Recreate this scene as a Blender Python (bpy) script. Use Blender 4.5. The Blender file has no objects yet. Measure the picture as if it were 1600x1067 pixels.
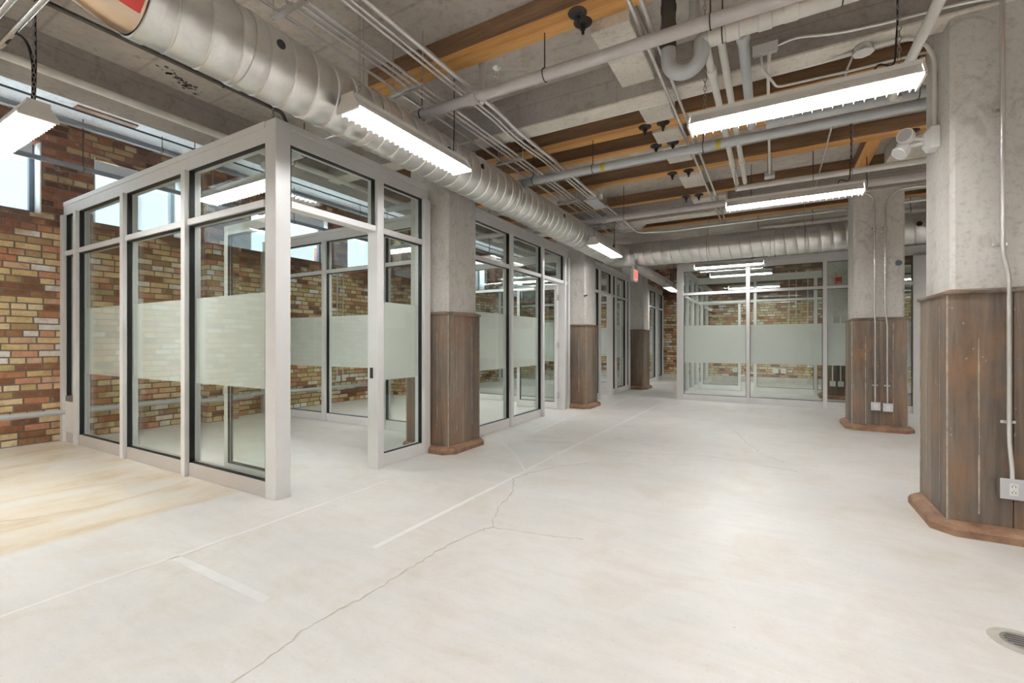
import bpy, bmesh, math, random
from mathutils import Vector, Matrix, Quaternion
random.seed(7)
SC = bpy.context.scene
COL = SC.collection
PI = math.pi

# ------------------------------------------------------------------ camera
cam_d = bpy.data.cameras.new('camera')
cam_d.sensor_fit = 'HORIZONTAL'
cam_d.sensor_width = 36.0
cam_d.lens = 711.0 / 1600.0 * 36.0
cam_d.shift_y = 1.5 / 1600.0
cam_d.clip_start = 0.05
cam_d.clip_end = 200
cam = bpy.data.objects.new('camera', cam_d)
cam.location = (0, 0, 1.2)
cam.rotation_euler = (PI / 2, 0, math.radians(29.79))
COL.objects.link(cam)
SC.camera = cam
# ------------------------------------------------------------------ world (overcast daylight outside)
W = bpy.data.worlds.new('daylight')
SC.world = W
W.use_nodes = True
bg = W.node_tree.nodes['Background']
bg.inputs['Color'].default_value = (0.76, 0.87, 1.0, 1)
bg.inputs['Strength'].default_value = 1.0
_nt = W.node_tree
_tc = _nt.nodes.new('ShaderNodeTexCoord')
_sp = _nt.nodes.new('ShaderNodeSeparateXYZ')
_nt.links.new(_tc.outputs['Generated'], _sp.inputs[0])
_mr = _nt.nodes.new('ShaderNodeMapRange')          # overcast sky above the horizon, unseen half below brightened to light the ceiling
_mr.inputs['From Min'].default_value = -0.05
_mr.inputs['From Max'].default_value = 0.02
_mr.inputs['To Min'].default_value = 9.0
_mr.inputs['To Max'].default_value = 0.74
_nt.links.new(_sp.outputs[2], _mr.inputs['Value'])
_nt.links.new(_mr.outputs[0], bg.inputs['Strength'])
# ------------------------------------------------------------------ view
SC.view_settings.view_transform = 'Standard'
SC.view_settings.look = 'None'
SC.view_settings.gamma = 1.0
SC.view_settings.exposure = 1.0
SC.view_settings.use_curve_mapping = False
SC.cycles.use_denoising = True
SC.cycles.transparent_max_bounces = 40
SC.cycles.max_bounces = 14
SC.cycles.diffuse_bounces = 6
SC.cycles.glossy_bounces = 5
SC.cycles.sample_clamp_indirect = 6.0
SC.cycles.caustics_reflective = False
SC.cycles.caustics_refractive = False
TUBE_POWER = 70.0          # emission of the fluorescent tubes

# ================================================================== materials
def newmat(name):
    m = bpy.data.materials.new(name)
    m.use_nodes = True
    nt = m.node_tree
    nt.nodes.clear()
    out = nt.nodes.new('ShaderNodeOutputMaterial')
    return m, nt, out

def N(nt, kind, **kw):
    n = nt.nodes.new('ShaderNode' + kind)
    for k, v in kw.items():
        if k in n.inputs:
            n.inputs[k].default_value = v
        else:
            setattr(n, k, v)
    return n

def ramp(nt, stops, interp='LINEAR'):
    n = nt.nodes.new('ShaderNodeValToRGB')
    cr = n.color_ramp
    cr.interpolation = interp
    while len(cr.elements) < len(stops):
        cr.elements.new(0.5)
    for e, (p, c) in zip(cr.elements, stops):
        e.position = p
        e.color = (c[0], c[1], c[2], 1)
    return n

def coords(nt, scale=(1, 1, 1)):
    tc = nt.nodes.new('ShaderNodeTexCoord')
    mp = nt.nodes.new('ShaderNodeMapping')
    mp.inputs['Scale'].default_value = scale
    nt.links.new(tc.outputs['Object'], mp.inputs['Vector'])
    return mp

def mixc(nt, fac, a, b, mode='MIX'):
    n = nt.nodes.new('ShaderNodeMix')
    n.data_type = 'RGBA'
    n.blend_type = mode
    for sock, v in ((n.inputs[0], fac), (n.inputs[6], a), (n.inputs[7], b)):
        if hasattr(v, 'links') or hasattr(v, 'is_linked'):
            nt.links.new(v, sock)
        elif isinstance(v, (int, float)):
            sock.default_value = v
        else:
            sock.default_value = (v[0], v[1], v[2], 1)
    return n.outputs[2]

def math_(nt, op, a, b=0.0):
    n = nt.nodes.new('ShaderNodeMath')
    n.operation = op
    for sock, v in ((n.inputs[0], a), (n.inputs[1], b)):
        if hasattr(v, 'is_linked'):
            nt.links.new(v, sock)
        else:
            sock.default_value = v
    return n.outputs[0]

def plain(name, col, rough=0.5, metal=0.0, var=0.0, vscale=6.0, bump=0.0, stretch=(1, 1, 1), col2=None, spec=0.5):
    m, nt, out = newmat(name)
    b = N(nt, 'BsdfPrincipled', Roughness=rough, Metallic=metal)
    b.inputs['Specular IOR Level'].default_value = spec
    b.inputs['Base Color'].default_value = (*col, 1)
    if var > 0 or bump > 0:
        mp = coords(nt, stretch)
        nz = N(nt, 'TexNoise', Scale=vscale, Detail=6.0, Roughness=0.6)
        nt.links.new(mp.outputs[0], nz.inputs['Vector'])
        if var > 0:
            c2 = col2 or tuple(c * (1 - var) for c in col)
            r = ramp(nt, [(0.32, c2), (0.68, col)])
            nt.links.new(nz.outputs['Fac'], r.inputs[0])
            nt.links.new(r.outputs[0], b.inputs['Base Color'])
        if bump > 0:
            bp = N(nt, 'Bump', Strength=bump, Distance=0.01)
            nt.links.new(nz.outputs['Fac'], bp.inputs['Height'])
            nt.links.new(bp.outputs[0], b.inputs['Normal'])
    nt.links.new(b.outputs[0], out.inputs[0])
    return m

def emit(name, col, strength):
    m, nt, out = newmat(name)
    e = N(nt, 'Emission', Strength=strength)
    e.inputs['Color'].default_value = (*col, 1)
    nt.links.new(e.outputs[0], out.inputs[0])
    return m

def glass_mat(name, tint=(0.94, 0.97, 0.95), refl=1.0):
    m, nt, out = newmat(name)
    t = N(nt, 'BsdfTransparent')
    t.inputs['Color'].default_value = (*tint, 1)
    g = N(nt, 'BsdfGlossy', Roughness=0.0)
    g.inputs['Color'].default_value = (1, 1, 1, 1)
    f = N(nt, 'LayerWeight', Blend=0.5)          # Schlick reflectance, the same on both faces of the pane
    mx = N(nt, 'MixShader')
    p5 = math_(nt, 'POWER', f.outputs['Facing'], 5.0)
    fac = math_(nt, 'ADD', math_(nt, 'MULTIPLY', p5, 0.955), 0.04)
    nt.links.new(fac, mx.inputs[0])
    nt.links.new(t.outputs[0], mx.inputs[1])
    nt.links.new(g.outputs[0], mx.inputs[2])
    nt.links.new(mx.outputs[0], out.inputs[0])
    return m

def film_mat(name):
    m, nt, out = newmat(name)
    t = N(nt, 'BsdfTransparent')
    t.inputs['Color'].default_value = (0.93, 0.96, 0.93, 1)
    d = N(nt, 'BsdfDiffuse')
    d.inputs['Color'].default_value = (0.985, 0.98, 0.97, 1)
    tr = N(nt, 'BsdfTranslucent')
    tr.inputs['Color'].default_value = (0.985, 0.98, 0.97, 1)
    m1 = N(nt, 'MixShader', Fac=0.45)
    nt.links.new(d.outputs[0], m1.inputs[1])
    nt.links.new(tr.outputs[0], m1.inputs[2])
    m2 = N(nt, 'MixShader', Fac=0.92)
    nt.links.new(t.outputs[0], m2.inputs[1])
    nt.links.new(m1.outputs[0], m2.inputs[2])
    nt.links.new(m2.outputs[0], out.inputs[0])
    return m

def brick_mat(name):
    m, nt, out = newmat(name)
    tc = nt.nodes.new('ShaderNodeTexCoord')
    sep = N(nt, 'SeparateXYZ')
    nt.links.new(tc.outputs['Object'], sep.inputs[0])
    u0 = math_(nt, 'ADD', sep.outputs[0], sep.outputs[1])
    wob = N(nt, 'TexNoise', Scale=3.0, Detail=2.0)
    nt.links.new(tc.outputs['Object'], wob.inputs['Vector'])
    dv = math_(nt, 'MULTIPLY', math_(nt, 'SUBTRACT', wob.outputs['Fac'], 0.5), 0.018)
    v = math_(nt, 'ADD', sep.outputs[2], dv)
    rowi = math_(nt, 'FLOOR', math_(nt, 'DIVIDE', v, 0.079))
    wn = nt.nodes.new('ShaderNodeTexWhiteNoise')
    wn.noise_dimensions = '1D'
    nt.links.new(rowi, wn.inputs['W'])
    u = math_(nt, 'ADD', u0, math_(nt, 'MULTIPLY', wn.outputs['Value'], 0.09))
    cmb = N(nt, 'CombineXYZ')
    nt.links.new(u, cmb.inputs[0])
    nt.links.new(v, cmb.inputs[1])
    def brick():
        b = nt.nodes.new('ShaderNodeTexBrick')
        b.offset = 0.5
        b.squash = 0.62
        b.squash_frequency = 4
        b.inputs['Scale'].default_value = 1.0
        b.inputs['Brick Width'].default_value = 0.225
        b.inputs['Row Height'].default_value = 0.079
        b.inputs['Mortar Size'].default_value = 0.0085
        b.inputs['Mortar Smooth'].default_value = 0.25
        b.inputs['Bias'].default_value = 0.0
        b.inputs['Color1'].default_value = (0, 0, 0, 1)
        b.inputs['Color2'].default_value = (1, 1, 1, 1)
        b.inputs['Mortar'].default_value = (0.5, 0.5, 0.5, 1)
        nt.links.new(cmb.outputs[0], b.inputs['Vector'])
        return b
    b1 = brick()
    rnd = N(nt, 'SeparateColor')
    nt.links.new(b1.outputs['Color'], rnd.inputs[0])
    # buff palette (most of the wall) and red palette (courses beside and above the windows)
    buff = ramp(nt, [(0.0, (.25, .12, .07)), (0.07, (.72, .53, .27)), (0.17, (.84, .68, .42)), (0.27, (.60, .27, .15)),
                     (0.37, (.80, .62, .33)), (0.45, (.36, .19, .10)), (0.52, (.76, .50, .33)), (0.62, (.62, .50, .24)),
                     (0.70, (.84, .73, .50)), (0.78, (.50, .33, .17)), (0.84, (.70, .36, .22)), (0.90, (.93, .90, .86))], 'CONSTANT')
    red = ramp(nt, [(0.0, (.15, .08, .06)), (0.12, (.30, .13, .085)), (0.30, (.21, .11, .085)), (0.48, (.37, .17, .11)),
                    (0.64, (.24, .14, .11)), (0.74, (.48, .32, .18)), (0.84, (.32, .18, .13)), (0.92, (.58, .42, .26))], 'CONSTANT')
    nt.links.new(rnd.outputs[0], buff.inputs[0])
    nt.links.new(rnd.outputs[0], red.inputs[0])
    # where the red bricks are: high courses, ragged edge, plus patches
    big = N(nt, 'TexNoise', Scale=0.9, Detail=3.0)
    nt.links.new(tc.outputs['Object'], big.inputs['Vector'])
    hz = math_(nt, 'MULTIPLY', math_(nt, 'SUBTRACT', v, 2.45), 1.5)
    msk = math_(nt, 'ADD', math_(nt, 'ADD', hz, 0.35), math_(nt, 'MULTIPLY', math_(nt, 'SUBTRACT', big.outputs['Fac'], 0.5), 2.2))
    mr = ramp(nt, [(0.42, (0, 0, 0)), (0.58, (1, 1, 1))])
    nt.links.new(msk, mr.inputs[0])
    c = mixc(nt, mr.outputs[0], buff.outputs[0], red.outputs[0])
    # wear: dirt and whitewash flecks
    nz = N(nt, 'TexNoise', Scale=22.0, Detail=6.0, Roughness=0.7)
    nt.links.new(tc.outputs['Object'], nz.inputs['Vector'])
    r1 = ramp(nt, [(0.28, (.70, .66, .62)), (0.55, (1, 1, 1))])
    nt.links.new(nz.outputs['Fac'], r1.inputs[0])
    c = mixc(nt, 0.75, c, r1.outputs[0], 'MULTIPLY')
    nw = N(nt, 'TexNoise', Scale=7.0, Detail=5.0, Roughness=0.75)
    nt.links.new(tc.outputs['Object'], nw.inputs['Vector'])
    r2 = ramp(nt, [(0.60, (0, 0, 0)), (0.72, (.55, .55, .55))])
    nt.links.new(nw.outputs['Fac'], r2.inputs[0])
    c = mixc(nt, r2.outputs[0], c, (.62, .56, .50))
    mid = N(nt, 'TexNoise', Scale=4.2, Detail=6.0, Roughness=0.7)
    nt.links.new(tc.outputs['Object'], mid.inputs['Vector'])
    r6 = ramp(nt, [(0.34, (.64, .58, .52)), (0.50, (1, 1, 1))])
    nt.links.new(mid.outputs['Fac'], r6.inputs[0])
    c = mixc(nt, 0.75, c, r6.outputs[0], 'MULTIPLY')
    c = mixc(nt, b1.outputs['Fac'], c, (.20, .155, .115))
    bs = N(nt, 'BsdfPrincipled', Roughness=0.9)
    bs.inputs['Specular IOR Level'].default_value = 0.15
    nt.links.new(c, bs.inputs['Base Color'])
    h = math_(nt, 'ADD', math_(nt, 'SUBTRACT', 1.0, b1.outputs['Fac']), math_(nt, 'MULTIPLY', nz.outputs['Fac'], 0.5))
    bp = N(nt, 'Bump', Strength=0.7, Distance=0.012)
    nt.links.new(h, bp.inputs['Height'])
    nt.links.new(bp.outputs[0], bs.inputs['Normal'])
    nt.links.new(bs.outputs[0], out.inputs[0])
    return m

def concrete_mat(name, light, dark, scale=1.6, boards=None, rough=0.85, bump=0.15, streak=(1, 1, 1)):
    m, nt, out = newmat(name)
    mp = coords(nt, streak)
    a = N(nt, 'TexNoise', Scale=scale, Detail=8.0, Roughness=0.62)
    nt.links.new(mp.outputs[0], a.inputs['Vector'])
    r = ramp(nt, [(0.30, dark), (0.70, light)])
    nt.links.new(a.outputs['Fac'], r.inputs[0])
    f = N(nt, 'TexNoise', Scale=scale * 16, Detail=5.0, Roughness=0.7)
    mp2 = coords(nt, (1, 1, 1))
    nt.links.new(mp2.outputs[0], f.inputs['Vector'])
    r2 = ramp(nt, [(0.25, (.60, .57, .54)), (0.48, (1, 1, 1))])
    nt.links.new(f.outputs['Fac'], r2.inputs[0])
    c = mixc(nt, 0.65, r.outputs[0], r2.outputs[0], 'MULTIPLY')
    v_ = N(nt, 'TexNoise', Scale=scale * 2.3, Detail=9.0, Roughness=0.72, Distortion=1.2)
    nt.links.new(mp2.outputs[0], v_.inputs['Vector'])
    r7 = ramp(nt, [(0.36, (.70, .67, .63)), (0.47, (1, 1, 1))])
    nt.links.new(v_.outputs['Fac'], r7.inputs[0])
    c = mixc(nt, 0.6, c, r7.outputs[0], 'MULTIPLY')
    h = f.outputs['Fac']
    if boards:
        axis, w = boards
        sp = N(nt, 'SeparateXYZ')
        nt.links.new(mp2.outputs[0], sp.inputs[0])
        fr = math_(nt, 'FRACT', math_(nt, 'DIVIDE', sp.outputs[axis], w))
        e = ramp(nt, [(0.0, (.62, .58, .54)), (0.035, (1, 1, 1)), (0.965, (1, 1, 1)), (1.0, (.62, .58, .54))])
        nt.links.new(fr, e.inputs[0])
        c = mixc(nt, 0.6, c, e.outputs[0], 'MULTIPLY')
    b = N(nt, 'BsdfPrincipled', Roughness=rough)
    b.inputs['Specular IOR Level'].default_value = 0.25
    nt.links.new(c, b.inputs['Base Color'])
    bp = N(nt, 'Bump', Strength=bump, Distance=0.01)
    nt.links.new(h, bp.inputs['Height'])
    nt.links.new(bp.outputs[0], b.inputs['Normal'])
    nt.links.new(b.outputs[0], out.inputs[0])
    return m

def floor_mat(name):
    m, nt, out = newmat(name)
    mp = coords(nt)
    a = N(nt, 'TexNoise', Scale=0.55, Detail=9.0, Roughness=0.62)
    nt.links.new(mp.outputs[0], a.inputs['Vector'])
    r = ramp(nt, [(0.30, (.655, .63, .595)), (0.52, (.735, .715, .685)), (0.72, (.80, .79, .77))])
    nt.links.new(a.outputs['Fac'], r.inputs[0])
    mp2 = coords(nt, (1.0, 5.0, 1))
    st = N(nt, 'TexNoise', Scale=2.6, Detail=8.0, Roughness=0.7)
    nt.links.new(mp2.outputs[0], st.inputs['Vector'])
    r2 = ramp(nt, [(0.30, (.91, .90, .885)), (0.56, (1, 1, 1))])
    nt.links.new(st.outputs['Fac'], r2.inputs[0])
    c = mixc(nt, 0.8, r.outputs[0], r2.outputs[0], 'MULTIPLY')
    cl = N(nt, 'TexNoise', Scale=1.9, Detail=8.0, Roughness=0.66, Distortion=0.5)
    nt.links.new(mp.outputs[0], cl.inputs['Vector'])
    rc = ramp(nt, [(0.36, (.93, .90, .86)), (0.5, (1, 1, 1)), (0.64, (.955, .975, .985))])
    nt.links.new(cl.outputs['Fac'], rc.inputs[0])
    c = mixc(nt, 0.85, c, rc.outputs[0], 'MULTIPLY')
    pit = N(nt, 'TexNoise', Scale=26.0, Detail=3.0, Roughness=0.7)
    nt.links.new(mp.outputs[0], pit.inputs['Vector'])
    rp = ramp(nt, [(0.24, (.60, .56, .50)), (0.29, (1, 1, 1))])
    nt.links.new(pit.outputs['Fac'], rp.inputs[0])
    c = mixc(nt, 0.8, c, rp.outputs[0], 'MULTIPLY')
    # ochre-stained strip of older slab on the window side of the column line
    sp = N(nt, 'SeparateXYZ')
    nt.links.new(mp.outputs[0], sp.inputs[0])
    wv = N(nt, 'TexNoise', Scale=2.0, Detail=3.0)
    nt.links.new(mp.outputs[0], wv.inputs['Vector'])
    edge = math_(nt, 'ADD', sp.outputs[0], math_(nt, 'MULTIPLY', wv.outputs['Fac'], 0.18))
    sx = N(nt, 'MapRange')
    sx.inputs['From Min'].default_value = -3.62
    sx.inputs['From Max'].default_value = -3.70
    nt.links.new(edge, sx.inputs['Value'])
    sy = N(nt, 'MapRange')
    sy.inputs['From Min'].default_value = 2.15
    sy.inputs['From Max'].default_value = 2.05
    nt.links.new(sp.outputs[1], sy.inputs['Value'])
    mk = math_(nt, 'MULTIPLY', sx.outputs[0], sy.outputs[0])
    mp3 = coords(nt, (1.9, 0.9, 1))
    oc = N(nt, 'TexNoise', Scale=1.6, Detail=8.0, Roughness=0.6, Distortion=0.4)
    nt.links.new(mp3.outputs[0], oc.inputs['Vector'])
    r3 = ramp(nt, [(0.34, (.60, .49, .34)), (0.48, (.70, .62, .50)), (0.62, (.72, .68, .61))])
    nt.links.new(oc.outputs['Fac'], r3.inputs[0])
    c = mixc(nt, mk, c, r3.outputs[0])
    fine = N(nt, 'TexNoise', Scale=60.0, Detail=4.0)
    nt.links.new(mp.outputs[0], fine.inputs['Vector'])
    r4 = ramp(nt, [(0.27, (.80, .78, .75)), (0.40, (1, 1, 1))])
    nt.links.new(fine.outputs['Fac'], r4.inputs[0])
    c = mixc(nt, 0.5, c, r4.outputs[0], 'MULTIPLY')
    b = N(nt, 'BsdfPrincipled', Roughness=0.38)
    b.inputs['Specular IOR Level'].default_value = 0.42
    nt.links.new(c, b.inputs['Base Color'])
    rr = ramp(nt, [(0.3, (.30, .30, .30)), (0.7, (.50, .50, .50))])
    nt.links.new(st.outputs['Fac'], rr.inputs[0])
    nt.links.new(rr.outputs[0], b.inputs['Roughness'])
    nt.links.new(b.outputs[0], out.inputs[0])
    return m

def wood_mat(name, pal, axis=0, scale=7.0, rough=0.6, rust=None, bump=0.1):
    """pal: dark, mid, light; grain runs along the axis"""
    m, nt, out = newmat(name)
    s = [1.0, 1.0, 1.0]
    s[axis] = 0.06
    mp = coords(nt, tuple(s))
    a = N(nt, 'TexNoise', Scale=scale, Detail=8.0, Roughness=0.65, Distortion=0.6)
    nt.links.new(mp.outputs[0], a.inputs['Vector'])
    r = ramp(nt, [(0.28, pal[0]), (0.5, pal[1]), (0.72, pal[2])])
    nt.links.new(a.outputs['Fac'], r.inputs[0])
    g = N(nt, 'TexNoise', Scale=scale * 9, Detail=4.0, Roughness=0.6)
    nt.links.new(mp.outputs[0], g.inputs['Vector'])
    r2 = ramp(nt, [(0.30, (.66, .62, .58)), (0.5, (1, 1, 1))])
    nt.links.new(g.outputs['Fac'], r2.inputs[0])
    c = mixc(nt, 0.7, r.outputs[0], r2.outputs[0], 'MULTIPLY')
    if rust:
        mq = coords(nt, (1, 1, 0.55))
        q = N(nt, 'TexNoise', Scale=3.2, Detail=7.0, Roughness=0.7)
        nt.links.new(mq.outputs[0], q.inputs['Vector'])
        r3 = ramp(nt, [(0.46, (0, 0, 0)), (0.68, (.85, .85, .85))])
        nt.links.new(q.outputs['Fac'], r3.inputs[0])
        c = mixc(nt, r3.outputs[0], c, rust)
        q2 = N(nt, 'TexNoise', Scale=45.0, Detail=3.0)
        nt.links.new(mq.outputs[0], q2.inputs['Vector'])
        r5 = ramp(nt, [(0.70, (0, 0, 0)), (0.76, (.7, .7, .7))])
        nt.links.new(q2.outputs['Fac'], r5.inputs[0])
        c = mixc(nt, r5.outputs[0], c, (.55, .50, .44))
    b = N(nt, 'BsdfPrincipled', Roughness=rough)
    b.inputs['Specular IOR Level'].default_value = 0.3
    nt.links.new(c, b.inputs['Base Color'])
    bp = N(nt, 'Bump', Strength=bump, Distance=0.008)
    nt.links.new(g.outputs['Fac'], bp.inputs['Height'])
    nt.links.new(bp.outputs[0], b.inputs['Normal'])
    nt.links.new(b.outputs[0], out.inputs[0])
    return m

M = {}
M['floor'] = floor_mat('polished_concrete_floor')
M['brick'] = brick_mat('old_brick')
M['slab'] = concrete_mat('slab_concrete', (.68, .63, .575), (.40, .355, .31), 0.9, boards=(1, 0.62))
M['slab_daylit'] = concrete_mat('daylit_slab', (.90, .905, .91), (.80, .81, .825), 1.2)  # same concrete, with the window daylight put into its colour
M['beam'] = concrete_mat('beam_concrete', (.47, .43, .395), (.35, .31, .28), 1.4, boards=(2, 0.21))
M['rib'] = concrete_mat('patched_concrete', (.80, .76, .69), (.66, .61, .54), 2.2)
M['shaft'] = concrete_mat('column_concrete', (.78, .76, .725), (.60, .575, .54), 2.0, streak=(1.6, 1.6, .35))
M['plaster'] = concrete_mat('painted_plaster', (.80, .79, .76), (.74, .73, .70), 1.0, bump=0.03)
M['clad'] = wood_mat('weathered_boards', ((.075, .058, .046), (.185, .148, .118), (.34, .28, .225)), 2, 5.0, 0.5, rust=(.27, .15, .08), bump=.2)
M['worn_edge'] = plain('worn_pale_edge', (.55, .48, .40), .6, 0, .45, 16.0)
M['base'] = plain('rusty_base', (.36, .22, .13), .6, 0, .55, 9.0, .25, col2=(.17, .085, .05))
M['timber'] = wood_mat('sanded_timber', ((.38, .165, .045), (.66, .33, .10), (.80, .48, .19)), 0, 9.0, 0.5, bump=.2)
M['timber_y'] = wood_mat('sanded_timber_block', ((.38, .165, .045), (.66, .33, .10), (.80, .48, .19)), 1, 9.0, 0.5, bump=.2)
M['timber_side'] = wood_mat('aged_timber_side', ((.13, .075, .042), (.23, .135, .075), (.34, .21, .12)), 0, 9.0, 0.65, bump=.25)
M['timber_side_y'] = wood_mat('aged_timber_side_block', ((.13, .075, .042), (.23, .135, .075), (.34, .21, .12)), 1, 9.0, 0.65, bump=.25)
M['alu'] = plain('anodised_aluminium', (.86, .855, .845), .42, .08, .04, 3.0)
M['alu_shaded'] = plain('shaded_aluminium', (.60, .56, .53), .4, .1, .05, 3.0)  # weak light on the front sills put into the aluminium colour
M['cover_grey'] = plain('grey_cover_plate', (.66, .66, .68), .35, .3)
M['alu_dark'] = plain('bronze_aluminium', (.20, .18, .165), .4, .4)
M['gasket'] = plain('black_gasket', (.008, .008, .009), .45)
M['glass'] = glass_mat('clear_glass')
M['film'] = film_mat('frosted_film')
M['galv'] = plain('galvanised_duct', (.84, .83, .81), .29, .95, .07, 40.0, 0.0, (1, 1, 1))
M['galv_s'] = plain('reflection_tinted_elbow', (.64, .50, .38), .22, .95, .10, 3.0)  # brown ceiling reflection mixed into the galvanised colour
M['steel'] = plain('galvanised_conduit', (.88, .87, .85), .26, .8, .08, 14.0)
M['pipe_grey'] = plain('grey_painted_pipe', (.60, .56, .55), .5, 0, .14, 4.0)
M['pipe_blue'] = plain('blue_grey_pipe', (.58, .60, .61), .45, 0.1, .12, 4.0)
M['pipe_white'] = plain('white_painted_pipe', (.84, .82, .77), .5, 0, .14, 5.0)
M['pipe_slate'] = plain('slate_grey_pipe', (.24, .26, .285), .45, .1, .15, 5.0)
M['pipe_dark'] = plain('dark_iron_pipe', (.11, .098, .088), .55, .2, .3, 6.0)
M['iron'] = plain('black_iron', (.045, .038, .034), .55, .3, .3, 20.0)
M['white'] = plain('white_enamel', (.84, .84, .83), .4, 0, .03, 4.0)
M['endcap'] = plain('fixture_end_white', (.76, .72, .67), .45)
M['plastic'] = plain('white_plastic', (.83, .83, .82), .35)
M['slot'] = plain('dark_slot', (.03, .03, .03), .6)
M['chain'] = plain('zinc_chain', (.34, .32, .30), .4, .8)
M['black'] = plain('black_cable', (.012, .012, .013), .45)
M['tube'] = emit('fluorescent_tube', (1.0, .992, .985), TUBE_POWER)
M['frame'] = plain('slate_window_frame', (.105, .135, .17), .45)
M['blind'] = plain('blind_cassette', (.70, .72, .74), .45)
M['red'] = plain('alarm_red', (.62, .045, .035), .35)
M['lens'] = plain('clear_lens', (.72, .73, .74), .12, .35)
M['sign'] = plain('sign_white', (.80, .77, .72), .5)
M['sign_red'] = emit('lit_red_letters', (1.0, .10, .07), .55)
M['sign_face'] = emit('lit_sign_face', (1.0, .50, .42), .40)
M['tag'] = plain('yellow_tag', (.55, .46, .06), .6)
M['slabmark'] = plain('dark_spall', (.10, .085, .07), .9, 0, .4, 30.0)
M['crack'] = plain('crack_stain', (.64, .59, .50), .8, 0, .3, 12.0)
M['paintline'] = plain('worn_white_line', (.83, .825, .805), .45, 0, .10, 5.0)
M['drain'] = plain('drain_brass', (.42, .40, .36), .4, .6, .3, 30.0)
M['ring'] = plain('drain_mortar', (.52, .49, .43), .8, 0, .2, 20.0)

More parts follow.
